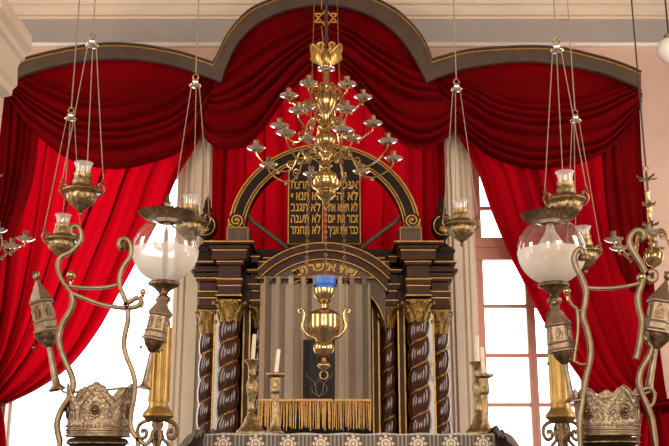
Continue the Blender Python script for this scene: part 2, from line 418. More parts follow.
curtain('velvet_tail', 'dark crimson velvet tail hanging at the left end of the pelmet',
        [(36, 84), (39, 120), (36, 170), (24, 215), (8, 245), (-8, 262)], [(6, 84), (2, 120), (-4, 170), (-10, 215), (-16, 245), (-22, 262)], 9.66, 4, .035, 31, m=VEL, group='velvet tails at the pelmet ends', lat=.2)
curtain('velvet_tail', 'dark crimson velvet tail hanging at the right end of the pelmet',
        [(606, 84), (602, 130), (604, 180), (609, 225), (618, 262), (632, 292)], [(638, 84), (640, 130), (643, 180), (646, 225), (648, 262), (650, 292)], 9.66, 4, .035, 33, m=VEL, group='velvet tails at the pelmet ends', lat=.2)
# the lower ends below the tiebacks
curtain('curtain_tail', 'lower end of the left red curtain below its tieback',
        [(0, 405), (4, 415), (6, 430), (7, 450), (9, 520)], [(-26, 402), (-30, 415), (-36, 430), (-44, 450), (-60, 520)], 9.72, 5, .05, 17, group='curtain ends below the tiebacks')
curtain('curtain_tail', 'lower end of the right red curtain below its tieback',
        [(655, 402), (645, 412), (641, 425), (640, 450), (640, 520)], [(672, 398), (684, 412), (694, 430), (700, 450), (712, 520)], 9.72, 5, .05, 21, group='curtain ends below the tiebacks')
for px, lab in ((-12, 'red cord tieback holding the left curtain'), (664, 'red cord tieback holding the right curtain')):
    b = MB(); p = P(px, 404, 9.74)
    b.tube([(p.x + .17 * cos(a), p.y + .15 * sin(a), p.z + .02 * cos(a)) for a in [2 * PI * i / 24 for i in range(24)]], .018, 8, True)
    b.box(p.x - .012, p.x + .012, p.y + .13, YW, p.z - .012, p.z + .012)
    o = b.build('curtain_tieback', VEL); tag(o, lab, 'tieback', 'curtain tiebacks')

# ================================================================== TORAH ARK
YA = 8.9
AX = P(324, 320, YA).x
def hx(d, py=320): return d * K(py, YA)
def az(py, Y=YA): return P(0, py, Y).z
ark = thing('torah_ark', 'dark mahogany carved ark with twisted columns, gilded capitals and arched crest', 'ark', (AX, YA + .3, 0))
def A(mb, name, m, parent=ark, **k): return mb.build(name, m, parent, **k)
def twisted_column(px, half, ytop, ybot_z, Y, capw, caph):
    x = AX + hx(px - 324); r = hx(half); zt_ = az(ytop, Y); z0 = ybot_z
    Pp = hx(23.5); k = K(330, Y)
    b = MB()
    def fn(u, v):
        a = 2 * PI * u; z = z0 + (zt_ - z0) * v; ph = a - 2 * PI * (z - zt_) / Pp
        rr = r * (.70 + .30 * abs(cos(ph / 2)) ** .55)
        return Vector((x + rr * cos(a), Y + rr * sin(a), z))
    def mif(u, v):
        a = 2 * PI * u; z = z0 + (zt_ - z0) * v; ph = (a - 2 * PI * (z - zt_) / Pp) / 2
        return 1 if abs(cos(ph)) < .13 else 0
    b.grid(fn, 40, 200, True, 0, mif)
    col = A(b, 'twisted_column', [MAHOGR, OLDGOLD])
    # capital: bell with curling leaves and a square abacus
    ch = caph * k; cw = capw * k; b = MB()
    b.lathe([(r * .8, 0), (r * .95, .01), (r * .8, .02), (r * .8, ch * .3), (r * .95, ch * .7), (cw * .95, ch * .9)], (x, Y, zt_), 20)
    for row, nn, h0, h1, ro in ((0, 8, 0.02, .55, 1.0), (1, 8, .35, .92, 1.18)):
        for i in range(nn):
            a = 2 * PI * (i + .5 * row) / nn; dx, dy = cos(a), sin(a)
            q = [Vector((x + dx * rr, Y + dy * rr, zt_ + ch * h)) for rr, h in ((r * .82, h0), (r * .95, h0 + .25), (r * 1.1 * ro, h1 - .06), (r * 1.3 * ro, h1), (r * 1.28 * ro, h1 - .12))]
            b.sweep(cr(q, 4), [(-r * .26, 0), (-r * .1, r * .1), (r * .1, r * .1), (r * .26, 0), (0, -r * .06)], (dx, dy, .01))
    b.box(x - cw, x + cw, Y - cw, Y + cw, zt_ + ch * .9, zt_ + ch)
    A(b, 'gilded_capital', OLDGOLD, col)
    b = MB().lathe([(r * 1.2, z0 - .1), (r * 1.25, z0 - .06), (r * 1.0, z0 - .04), (r * 1.15, z0 - .01), (r * .9, z0 + .01)], (x, Y, 0), 24)
    A(b, 'column_base', OLDGOLD, col)
    return col
ZB = 1.30
YM = YA - .12
for sgn in (-1, 1):
    twisted_column(324 + sgn * 93, 11, 323, ZB, YM, 12.5, 22)
    twisted_column(324 + sgn * 116.5, 9, 335, ZB, YA + .10, 10, 24)
    twisted_column(324 + sgn * 64, 8, 329, ZB, YA + .08, 8.5, 22)
# plinth under the columns
b = MB(); b.box(AX - hx(138), AX + hx(138), YA - .30, YA + .62, 0, ZB - .10); b.box(AX - hx(142), AX + hx(142), YA - .34, YA + .64, .55, .62)
A(b, 'plinth', MAHOG, smooth=False, bevel=.01)
# carcase behind
b = MB(); zc = az(282)
b.box(AX - hx(122), AX + hx(122), YA + .30, YA + .60, ZB - .1, zc)
A(b, 'ark_back', DKWOOD, smooth=False)
# pilaster strips with gilt edges
for sgn in (-1, 1):
    for d, wd, y0, m in ((106, 4.5, YA + .02, MAHOGR), (77.5, 4, YA + .06, MAHOG), (52, 4, YA + .10, MAHOG)):
        xx = AX + sgn * hx(d); hw = hx(wd)
        b = MB().box(xx - hw, xx + hw, y0, YA + .32, ZB - .1, az(302)); p_ = A(b, 'pilaster', m, smooth=False, bevel=.004)
        b = MB()
        for e in (-1, 1): b.box(xx + e * hw * .75 - hx(.7), xx + e * hw * .75 + hx(.7), y0 - .012, y0 + .004, ZB - .1, az(303))
        A(b, 'gilt_edge', GOLD, p_, smooth=False)
# entablatures: stacked mouldings; (half width, py top, py bottom, front)
def stack(xc, rows, parent_name, Yb):
    b = MB(); g = MB()
    for (hw, pt, pb, fr, gl) in rows:
        hwm = hx(hw); zt_, zb_ = az(pt), az(pb)
        b.box(xc - hwm, xc + hwm, fr, Yb, zb_, zt_)
        if gl: g.box(xc - hwm - .004, xc + hwm + .004, fr - .006, Yb, zt_ - .012, zt_ - .003)
    o = A(b, parent_name, MAHOG, smooth=False, bevel=.007)
    if g.v: A(g, 'gilt_line', GOLD, o, smooth=False)
    return o
for sgn in (-1, 1):
    xc = AX + sgn * hx(93)
    stack(xc, [(12.5, 299, 301, YM - .13, 1), (11.5, 289, 299, YM - .10, 1), (12.5, 283, 289, YM - .12, 1), (11.0, 270, 283, YM - .10, 0), (13, 266, 270, YM - .12, 1),
               (17, 256, 266, YM - .17, 1), (20, 252.5, 256, YM - .21, 0), (24, 249.5, 252.5, YM - .25, 1)], 'main_entablature', YA + .5)
    xo = AX + sgn * hx(117)
    stack(xo, [(10.5, 306, 309, YA - .02, 0), (9.5, 297, 306, YA, 1), (10.5, 291, 297, YA - .02, 1), (9, 282, 291, YA, 0), (12, 278, 282, YA - .04, 1),
               (14, 274, 278, YA - .08, 0), (17, 271, 274, YA - .12, 0), (12, 266, 271, YA - .02, 0), (16, 263, 266, YA - .10, 1)], 'side_entablature', YA + .5)
    xi = AX + sgn * hx(64)
    stack(xi, [(10, 300, 306, YA - .03, 1), (9, 290, 300, YA, 1), (12, 284, 290, YA - .03, 1), (11, 274, 284, YA, 0), (14, 270, 274, YA - .04, 1)], 'inner_entablature', YA + .5)
    # dentil steps beside the curved pediment
    for (d, pt, pb) in ((70, 257, 264), (63, 262, 268), (57, 258, 263), (51, 263, 269), (46, 259, 262)):
        xx = AX + sgn * hx(d)
        stack(xx, [(4.2, pt, pb, YA - .06 + .01 * (pb % 3), 1)], 'dentil_block', YA + .4)
    # pedestal block with gilt border carrying the arch
    xp = AX + sgn * hx(88)
    b = MB().box(xp - hx(11.5, 240), xp + hx(11.5, 240), YA - .05, YA + .25, az(249.5), az(227.5)); o = A(b, 'pedestal_block', BRWOOD, smooth=False, bevel=.006)
    b = MB(); x0, x1, z0, z1 = xp - hx(10.3, 240), xp + hx(10.3, 240), az(248), az(229)
    yy = YA - .055
    b.tube([(x0, yy, z0), (x0, yy, z1)], .004, 6); b.tube([(x0, yy, z1), (x1, yy, z1)], .004, 6); b.tube([(x1, yy, z1), (x1, yy, z0)], .004, 6)
    A(b, 'gilt_border', GOLD, o)
# lintel behind the pediment
b = MB().box(AX - hx(84), AX + hx(84), YA + .05, YA + .5, az(302), az(268)); b.box(AX - hx(126), AX + hx(126), YA + .12, YA + .5, az(290), az(264))
A(b, 'lintel_board', MAHOG, smooth=False, bevel=.005)
b = MB().box(AX - hx(80), AX + hx(80), YA + .04, YA + .4, az(262), az(248)); A(b, 'crest_base', DKWOOD, smooth=False, bevel=.005)
# curved pediment bands
def arc(R, zc_, half, n=40, x=AX):
    a0 = math.asin(min(1, half / R)); return [(x + R * sin(-a0 + 2 * a0 * i / n), zc_ + R * cos(-a0 + 2 * a0 * i / n)) for i in range(n + 1)]
def band(R0, R1, zc_, h, y0, y1):
    o_, i_ = arc(R0, zc_, h), arc(R1, zc_, h)
    b = MB(); n = len(o_); v = [(p[0], y, p[1]) for y in (y0, y1) for q in (o_, i_) for p in q]
    f = []
    for i in range(n - 1): f += [(i, n + i, n + i + 1, i + 1), (2 * n + i, 2 * n + i + 1, 3 * n + i + 1, 3 * n + i), (i, i + 1, 2 * n + i + 1, 2 * n + i), (n + i, 3 * n + i, 3 * n + i + 1, n + i + 1)]
    f += [(0, 2 * n, 3 * n, n), (n - 1, 2 * n - 1, 4 * n - 1, 3 * n - 1)]
    return b.add(v, f)
half = hx(66); sag = az(246) - az(272); R = (half ** 2 + sag ** 2) / (2 * sag); zcen = az(246) - R
ped = A(band(R, R - .075, zcen, half, YA - .16, YA + .3), 'curved_pediment', MAHOG)
A(band(R - .07, R - .155, zcen, half * .97, YA - .12, YA + .3), 'inner_moulding', MAHOG, ped)
A(band(R - .15, R - .31, zcen, half * .93, YA - .09, YA + .3), 'inscribed_band', BRWOOD, ped)
g = MB()
for rr, yy, hh in ((R, YA - .165, half), (R - .07, YA - .155, half * .98), (R - .15, YA - .125, half * .95), (R - .30, YA - .095, half * .90)):
    g.tube([(x, yy, z) for x, z in arc(rr - .006, zcen, hh)], .0065, 6)
A(g, 'gilt_line', GOLD, ped)
# inscription following the curve
ins = 'דסח רעש לא יתאש'; g = MB(); Rt = R - .225; tot = hx(62) / Rt
n = len(ins)
for i, ch in enumerate(ins):
    if ch == ' ': continue
    a = -tot / 2 + tot * (i + .5) / n
    M_ = Matrix.Translation((AX + Rt * sin(a), YA - .095, zcen + Rt * cos(a))) @ Matrix.Rotation(a, 4, 'Y') @ Matrix.Rotation(PI / 2, 4, 'X')
    g.add(*text_mesh(ch, .115, M_, 0, '', None, .003, .002))
A(g, 'hebrew_lettering', GOLD, ped)
# great arch over the tablets
def ring_px(r0, r1, y0, y1, a0=0, a1=PI, n=60, cz=None, cx=AX):
    b = MB(); v = []
    for y in (y0, y1):
        for rr in (r0, r1):
            for i in range(n + 1):
                a = a0 + (a1 - a0) * i / n; v.append((cx - rr * cos(a), y, cz + rr * sin(a)))
    m = n + 1; f = []
    for i in range(n): f += [(i, i + 1, m + i + 1, m + i), (2 * m + i, 3 * m + i, 3 * m + i + 1, 2 * m + i + 1), (i, 2 * m + i, 2 * m + i + 1, i + 1), (m + i, m + i + 1, 3 * m + i + 1, 3 * m + i)]
    f += [(0, m, 3 * m, 2 * m), (n, 2 * m + n, 4 * m - 1, 2 * m - 1)]
    return b.add(v, f)
czA = az(231); RA = hx(96, 200)
topz = az(143); ez = (topz - czA) / RA
def squash(mb):
    mb.v = [Vector((p.x, p.y, czA + (p.z - czA) * ez)) for p in mb.v]; return mb
archo = A(squash(ring_px(RA, RA - hx(17, 200), YA + .02, YA + .16, cz=czA)), 'crest_arch', DKWOOD)
g = MB()
for rr in (RA - .01, RA - .035, RA - hx(17, 200) + .035, RA - hx(17, 200) + .01):
    pts = [(AX - rr * cos(a), YA + .016, czA + rr * sin(a)) for a in [PI * i / 60 for i in range(61)]]
    g.tube(pts, .010 if rr in (RA - .01,) else .007, 6)
A(squash(g), 'gilt_moulding', GOLD, archo)
for sgn in (-1, 1):                                     # volutes at the arch feet
    g = MB(); c0 = Vector((AX + sgn * (RA - hx(8.7, 200)), YA - .01, az(221)))
    for th in range(1):
        pts = [c0 + Vector((sgn * .075 * (1 - i / 46) * cos(i * .32 - .2), -.012, .075 * (1 - i / 46) * sin(-i * .32 + .2))) for i in range(40)]
        g.tube([p + Vector((0, -.0, 0)) for p in pts], .010, 6)
    g.sphere(c0 + Vector((0, -.02, 0)), .015, 8)
    A(MB(Matrix.Translation(c0) @ Matrix.Rotation(PI / 2, 4, 'X')).lathe([(.001, .0), (.08, .0), (.08, -.12), (.001, -.12)], (0, 0, 0), 24), 'volute_disc', DKWOOD, archo)
    A(g, 'gilt_volute', GOLD, archo)
# struts from arch to tablets
for sgn in (-1, 1):
    b = MB(); pts = [Vector((AX + sgn * hx(d, 220), YA + .1, az(py))) for d, py in ((84, 205), (72, 219), (58, 229), (44, 240), (36, 246))]
    b.strip(cr(pts, 6), .05, .04, scale=None); A(b, 'curved_strut', BRWOOD)
# tablets of the commandments
LT = ['חצרת אל', 'ףאנת אל', 'בנגת אל', 'הנעת אל', 'דמחת אל']
RT = ["'ה יכנא", 'היהי אל', 'תא אשת אל', 'םוי תא רוכז', 'ךיבא תא דבכ']
for sgn, lines in ((-1, LT), (1, RT)):
    xc = AX + sgn * hx(18.6, 205); hw = hx(18, 205); z0, z1 = az(246), az(172)
    poly = [(xc - hw, z0), (xc + hw, z0)] + [(xc + hw * cos(a), z1 + hw * .9 * sin(a)) for a in [PI * i / 16 for i in range(17)]]
    b = MB().prism(poly, YA + .0, YA + .04); t_ = A(b, 'commandment_tablet', DKWOOD, smooth=False, bevel=.004)
    b = MB(); b.tube([(x, YA - .004, z) for x, z in [(xc + (x - xc) * .95, z0 + .02 + (z - z0) * .97) for x, z in poly]], .006, 6, True); A(b, 'gilt_border', GOLD, t_)
    for i, ln in enumerate(lines):
        g = MB(); zz = az(185 + i * 11.3)
        vs, fs = text_mesh(ln, .125, Matrix(), 0, '', None, .003, .0015)
        wd = max(v.x for v in vs) - min(v.x for v in vs); q = min(1.0, hx(29.5, 205) / wd)
        M_ = Matrix.Translation((xc, YA - .004, zz)) @ Matrix.Rotation(PI / 2, 4, 'X') @ Matrix.Diagonal((q, 1, 1, 1))
        g.add([M_ @ v for v in vs], fs); A(g, 'hebrew_lettering', GOLD, t_)
# urns at both shoulders
for sgn in (-1, 1):
    x = AX + sgn * hx(119, 230); k = K(230, YA)
    b = MB(); z0 = az(263)
    b.box(x - 9 * k, x + 9 * k, YA + .0, YA + .2, z0, az(247)); b.box(x - 11 * k, x + 11 * k, YA - .02, YA + .22, az(252), az(249.5))
    b.lathe([(9 * k, az(247)), (7.5 * k, az(244)), (3.5 * k, az(241)), (3.5 * k, az(238)), (6 * k, az(236)), (10 * k, az(231)), (11.5 * k, az(225)), (11 * k, az(219)),
             (8 * k, az(214)), (4 * k, az(211)), (4.5 * k, az(209)), (5 * k, az(207)), (3.5 * k, az(204)), (3.2 * k, az(200)), (1.8 * k, az(196)), (.1 * k, az(192))], (x, YA + .1, 0), 24)
    u = A(b, 'urn_finial', DKWOOD)
    g = MB(); c = Vector((x, YA - .03, az(226)))
    g.tube([c + Vector((9.5 * k * cos(a), .02 * abs(cos(a)), 10 * k * sin(a))) for a in [PI * (.62 + 1.76 * i / 24) for i in range(25)]], .006, 6)
    g.sphere(c + Vector((0, -.06, -7 * k)), 3.2 * k, 10)
    for a in range(5): g.sphere(c + Vector((3.6 * k * cos(PI * a / 4), -.06, -6 * k + 3 * k * sin(PI * a / 4))), 1.5 * k, 8)
    A(g, 'gilt_ornament', GOLD, u)

# ------------------------------------------------------------------ ark curtain (striped textile) with fringe
def striped():
    m, n, l, b = nt('striped_silk'); b.inputs['Roughness'].default_value = .7
    b.inputs['Sheen Weight'].default_value = .2
    tc = n.new('ShaderNodeTexCoord'); sx = n.new('ShaderNodeSeparateXYZ'); l.new(tc.outputs['Object'], sx.inputs[0])
    mr = n.new('ShaderNodeMapRange'); mr.inputs[1].default_value = -.54; mr.inputs[2].default_value = .54; l.new(sx.outputs['X'], mr.inputs[0])
    cr_ = n.new('ShaderNodeValToRGB'); cr_.color_ramp.interpolation = 'CONSTANT'
    cols = [(0, (.36, .24, .16)), (.07, (.13, .085, .055)), (.12, (.33, .25, .18)), (.19, (.17, .11, .07)), (.24, (.40, .33, .25)), (.31, (.24, .16, .10)), (.38, (.36, .28, .20)), (.43, (.15, .10, .065)),
            (.47, (.33, .25, .17)), (.55, (.18, .12, .08)), (.62, (.30, .22, .15)), (.70, (.42, .34, .26)), (.78, (.20, .135, .09)), (.85, (.33, .25, .18)), (.90, (.12, .09, .06)), (.95, (.27, .20, .14))]
    el = cr_.color_ramp.elements
    el[0].position = 0; el[0].color = (*cols[0][1], 1); el[1].position = cols[1][0]; el[1].color = (*cols[1][1], 1)
    for p_, c_ in cols[2:]: e = el.new(p_); e.color = (*c_, 1)
    l.new(mr.outputs[0], cr_.inputs[0])
    nz = n.new('ShaderNodeTexNoise'); nz.inputs['Scale'].default_value = 40; mp = n.new('ShaderNodeMapping'); mp.inputs['Scale'].default_value = (1, 1, 5)
    l.new(tc.outputs['Object'], mp.inputs[0]); l.new(mp.outputs[0], nz.inputs['Vector'])
    mx = n.new('ShaderNodeMixRGB'); mx.blend_type = 'MULTIPLY'; mx.inputs[0].default_value = .7
    r2 = n.new('ShaderNodeValToRGB'); r2.color_ramp.elements[0].position = .3; r2.color_ramp.elements[0].color = (.6, .6, .6, 1); r2.color_ramp.elements[1].color = (1.15, 1.15, 1.15, 1); r2.color_ramp.elements[1].position = .7
    l.new(nz.outputs['Fac'], r2.inputs[0]); l.new(cr_.outputs[0], mx.inputs[1]); l.new(r2.outputs[0], mx.inputs[2]); l.new(mx.outputs[0], b.inputs['Base Color'])
    return m
SILK = striped()
FRINGE = mat('gold_fringe_thread', (.80, .46, .15), .7, var=.35, scale=60)
YC = YA - .155
pcx = AX + hx(-8)
x0, x1 = AX - hx(63), AX + hx(46); zt_, zm = az(287), az(402)
cur = thing('ark_curtain', 'striped beige and brown silk curtain with gold fringe across the ark doors', 'curtain', ((x0 + x1) / 2, YC, zm))
def cl(u, v):
    x = x0 + (x1 - x0) * u; z = zm + (zt_ - zm) * v
    return Vector((x, YC - .014 * sin(u * 40) * (1 - .3 * v) - .008 * sin(u * 97), z + .006 * sin(u * 60) * v))
b = MB().grid(cl, 140, 20); b.build('silk_panel', SILK, cur)
b = MB()
for i in range(9):
    x = x0 + (x1 - x0) * (i + .5) / 9; b = MB(); b.sweep([(x, YC - .014, zt_ - .02), (x, YC - .016, zt_ + .05), (x, YC, zt_ + .075), (x, YC + .016, zt_ + .05), (x, YC + .01, zt_ - .01)], [(-.002, -.022), (.002, -.022), (.002, .022), (-.002, .022)], (1, 0, 0))
    b.build('curtain_tab', SILK, cur)
b = MB().tube([(x0 - .05, YC, zt_ + .06), (x1 + .05, YC, zt_ + .06)], .010, 8)
o = b.build('curtain_rod', BRASSD); tag(o, 'thin brass rod carrying the striped ark curtain', 'rod')
b = MB()
xa, xb = AX - hx(20), AX + hx(11)
def dk(u, v): x = xa + (xb - xa) * u; q = (x - x0) / (x1 - x0); return Vector((x, YC - .014 * sin(q * 40) - .008 * sin(q * 97) - .012, zm + (az(342) - zm) * v))
DKV = mat('dark_velvet', (.018, .014, .013), .8, var=.3, scale=20)
b.grid(dk, 30, 8); pn = b.build('dark_velvet_panel', DKV, cur)
b = MB(); c0 = Vector((AX - hx(4), YC - .045, az(392)))
for sgn in (-1, 1):
    b.tube([c0 + Vector((sgn * .10 * q * (1 + .3 * sin(9 * q)), 0, -.06 + .22 * q)) for q in [i / 14 for i in range(15)]], .0025, 5)
    b.tube([c0 + Vector((sgn * (.02 + .05 * sin(q * 4)), 0, -.05 + .16 * q)) for q in [i / 14 for i in range(15)]], .002, 5)
b.build('silver_embroidery', SILVER, pn)
b = MB(); rnd = random.Random(4); nfr = 74
for i in range(nfr):
    x = x0 + (x1 - x0) * (i + .5) / nfr + rnd.uniform(-.003, .003); L_ = rnd.uniform(.22, .27); lean = rnd.uniform(-.012, .012)
    wds = rnd.choice((.6, .8, 1.0, 1.3))
    b.tube([(x, YC - .02, zm + .01), (x + lean * .3, YC - .024, zm - L_ * .3), (x + lean * .7, YC - .026, zm - L_ * .7), (x + lean, YC - .022, zm - L_)], .0052 * wds, 6, scale=[.8, .9, 1.25 if i % 6 == 0 else .9, .8])
b.build('gold_fringe', FRINGE, cur, kind='stuff')
b = MB().box(x0, x1, YC - .03, YC - .01, zm - .006, zm + .016); b.build('fringe_heading', FRINGE, cur, bevel=.004)

# ================================================================== SANCTUARY LAMP
YS = 7.6
k = K(330, YS); c = P(324, 330, YS)
lamp = thing('sanctuary_lamp', 'gleaming brass sanctuary lamp with blue glass cup hanging before the ark curtain', 'lamp', P(322, 378, YS))
def zz(py): return P(0, py, YS).z
b = MB()
b.lathe([(.2 * k, zz(373)), (1.5 * k, zz(372)), (6.6 * k, zz(366)), (6.4 * k, zz(364)), (2 * k, zz(360)), (1.8 * k, zz(358.5)), (4 * k, zz(357.5)), (8 * k, zz(355)), (10.6 * k, zz(350.5)), (10.8 * k, zz(347)), (9.5 * k, zz(343)),
         (8 * k, zz(341.5)), (9.4 * k, zz(338)), (12.5 * k, zz(335)), (15 * k, zz(331)), (15.8 * k, zz(326)), (15.4 * k, zz(318)), (16 * k, zz(316)), (15 * k, zz(314.5)), (11 * k, zz(311.5)), (6 * k, zz(309.5)), (3 * k, zz(308)), (2.8 * k, zz(304.5)),
         (4.5 * k, zz(303)), (7 * k, zz(301)), (10.3 * k, zz(297)), (11.4 * k, zz(292)), (11.4 * k, zz(289.5)), (10.6 * k, zz(289.5)), (8 * k, zz(298)), (.1 * k, zz(300))], (c.x, YS, 0), 40)
body = b.build('lamp_body', BRASS, lamp)
b = MB().lathe([(.1 * k, zz(295)), (7.5 * k, zz(294)), (10.5 * k, zz(282)), (11.3 * k, zz(278)), (10.8 * k, zz(278)), (9.5 * k, zz(284)), (.1, zz(286))], (c.x + 1 * k, YS, 0), 28); b.build('blue_glass_cup', BLUE, lamp)
cen = (c.x, YS)
for j in range(3):
    a = PI * (0 if j == 0 else (1 if j == 1 else .5)); dx, dy = cos(a), sin(a)
    pr = [(9, 338), (14, 336.5), (19, 332), (21.5, 326), (20, 319), (19.5, 313), (22, 309), (25.5, 309.5), (25, 313)]
    pts = cr([Vector((cen[0] + dx * r_ * k, YS + dy * r_ * k, zz(py))) for r_, py in pr], 5)
    MB().tube(pts, 1.9 * k, 8, scale=[1.2 - .6 * i / (len(pts) - 1) for i in range(len(pts))]).build('scroll_handle', BRASS, lamp)
MB().tube([(c.x + 4 * k * cos(q), YS, zz(375) + 4 * k * sin(q)) for q in [2 * PI * i / 20 for i in range(20)]], 1 * k, 6, True).build('bottom_ring', BRASS, lamp)
def chain(mb, p0, p1, link=.03, r=.0028, w_=.010):
    p0, p1 = Vector(p0), Vector(p1); L_ = (p1 - p0).length; n = max(2, int(L_ / (link * .8))); d = (p1 - p0) / L_
    for i in range(n):
        c_ = p0.lerp(p1, (i + .5) / n); side = Vector((1, 0, 0)) if i % 2 else Vector((0, 1, 0)); side = (side - d * side.dot(d)).normalized()
        mb.tube([c_ + d * (link * .5) * cos(q) + side * w_ * sin(q) for q in [2 * PI * j_ / 10 for j_ in range(10)]], r, 5, True)
for dx, dy in ((-19, 0), (1.5, 13), (22, 0)):
    b = MB(); p0 = Vector((c.x + dx * k, YS + dy * k, zz(309)));  p1 = Vector((c.x + dx * .35 * k, YS + dy * .35 * k, ZC))
    zl = zz(150); q = (zl - p0.z) / (p1.z - p0.z); pm = p0.lerp(p1, q)
    chain(b, p0, pm); b.tube([pm, p1], .004, 6); b.build('hanging_chain', BRASSD, lamp)

# ================================================================== BRASS CHANDELIER
YH = 6.3
ch = thing('chandelier', 'large polished brass three-tier chandelier with double eagle hanging in the centre', 'chandelier', P(326, 209, YH))
kc = K(140, YH); cx = P(326, 150, YH).x
def hz(py): return P(0, py, YH).z
b = MB()
b.lathe([(.3 * kc, hz(209)), (2.4 * kc, hz(207)), (1.5 * kc, hz(204.5)), (3.8 * kc, hz(202)), (4 * kc, hz(200.5)), (6.2 * kc, hz(198.5)), (9.4 * kc, hz(195.5)), (10.2 * kc, hz(192.5)), (8.6 * kc, hz(191)), (11.8 * kc, hz(189.5)), (14.2 * kc, hz(186)), (14.4 * kc, hz(182)), (11.6 * kc, hz(180.5)), (12 * kc, hz(178)), (11.2 * kc, hz(175.5)),
         (10 * kc, hz(174)), (5.5 * kc, hz(171)), (4 * kc, hz(168)), (6.5 * kc, hz(166)), (4.2 * kc, hz(163)), (4.5 * kc, hz(158)), (8 * kc, hz(155)), (8 * kc, hz(153)), (4 * kc, hz(151)), (5 * kc, hz(149)), (9.5 * kc, hz(145)), (10.8 * kc, hz(140)), (9 * kc, hz(135.5)), (4.5 * kc, hz(133)),
         (4 * kc, hz(129)), (7.5 * kc, hz(127)), (7.5 * kc, hz(125)), (4 * kc, hz(123)), (4 * kc, hz(117)), (5 * kc, hz(114)), (9.5 * kc, hz(109)), (11.6 * kc, hz(102)), (11 * kc, hz(97)), (8 * kc, hz(92.5)), (4 * kc, hz(90)),
         (5.5 * kc, hz(88)), (5.5 * kc, hz(86)), (3 * kc, hz(84)), (3.4 * kc, hz(76)), (2.6 * kc, hz(70)), (4 * kc, hz(68)), (.3 * kc, hz(66))], (cx, YH, 0), 36)
b.build('turned_stem', BRASS, ch)
MB().lathe([(1 * kc, hz(73)), (5 * kc, hz(72)), (9 * kc, hz(70)), (9.3 * kc, hz(69)), (5 * kc, hz(70.5)), (.2 * kc, hz(71))], (cx, YH, 0), 24).build('upper_dish', PAN, ch)
# double-headed eagle, modelled as a thick body with wings of separate feathers and two necks
b = MB(); ez_ = hz(66)
b.lathe([(.5 * kc, ez_), (3 * kc, ez_ + 2 * kc), (4.6 * kc, ez_ + 8 * kc), (4 * kc, ez_ + 14 * kc), (2 * kc, ez_ + 18 * kc)], (cx, YH, 0), 16)
for s_ in (-1, 1):
    b.tube(cr([(cx + s_ * 1.5 * kc, YH, ez_ + 15 * kc), (cx + s_ * 4 * kc, YH, ez_ + 21 * kc), (cx + s_ * 3 * kc, YH, ez_ + 25 * kc), (cx + s_ * 6.5 * kc, YH, ez_ + 26 * kc), (cx + s_ * 8.5 * kc, YH, ez_ + 24 * kc)], 5), 1.7 * kc, 8, scale=None)
    for i in range(7):
        f0 = i / 6; xr = cx + s_ * (4 + 10.5 * f0) * kc; ztop = ez_ + (15 + 9 * sin(f0 * 2.2)) * kc
        b.strip([(xr - s_ * 2 * kc, YH, ztop - 1 * kc), (xr, YH, ztop - 6 * kc), (xr + s_ * .6 * kc, YH, ez_ + (6 * f0) * kc), (xr + s_ * .3 * kc, YH, ez_ + (-1 + 7 * f0) * kc)], 2 * kc, 2.6 * kc, scale=[.8, 1, .9, .3])
    b.tube(cr([(cx + s_ * 3 * kc, YH, ez_ + 14 * kc), (cx + s_ * 9 * kc, YH, ez_ + 20 * kc), (cx + s_ * 14 * kc, YH, ez_ + 24 * kc), (cx + s_ * 15.5 * kc, YH, ez_ + 20 * kc), (cx + s_ * 14.5 * kc, YH, ez_ + 15 * kc)], 5), 1.5 * kc, 8)
b.build('double_eagle', GILT, ch)
b = MB().tube([(cx, YH, hz(44)), (cx, YH, hz(30))], 1.6 * kc, 10); b.tube([(cx, YH, hz(32)), (cx, YH, ZC)], 1.7 * kc, 10); b.sphere((cx, YH, hz(38)), 2.6 * kc, 10); b.build('suspension_rod', IRON, ch)
b = MB(); sc_ = Vector((cx - .5 * kc, YH + .03, hz(16))); R_ = 13.5 * kc
for o_ in (0, PI):
    pts = [sc_ + Vector((R_ * sin(o_ + 2 * PI * i / 3), 0, R_ * .72 * cos(o_ + 2 * PI * i / 3))) for i in range(3)]
    for i in range(3): b.strip([pts[i], pts[(i + 1) % 3]], 1.2 * kc, 1.5 * kc)
b.tube([sc_ + Vector((0, -.03, 0)), sc_ + Vector((0, .01, 0))], .8 * kc, 6)
b.tube([sc_ + Vector((-4.5 * kc, 0, 9.5 * kc)), sc_ + Vector((-4 * kc, 0, ZC - sc_.z))], .6 * kc, 6); b.tube([sc_ + Vector((-4.5 * kc, 0, -9.5 * kc)), (cx - 3 * kc, YH, hz(44))], .6 * kc, 6)
b.build('star_ornament', GOLD, ch)
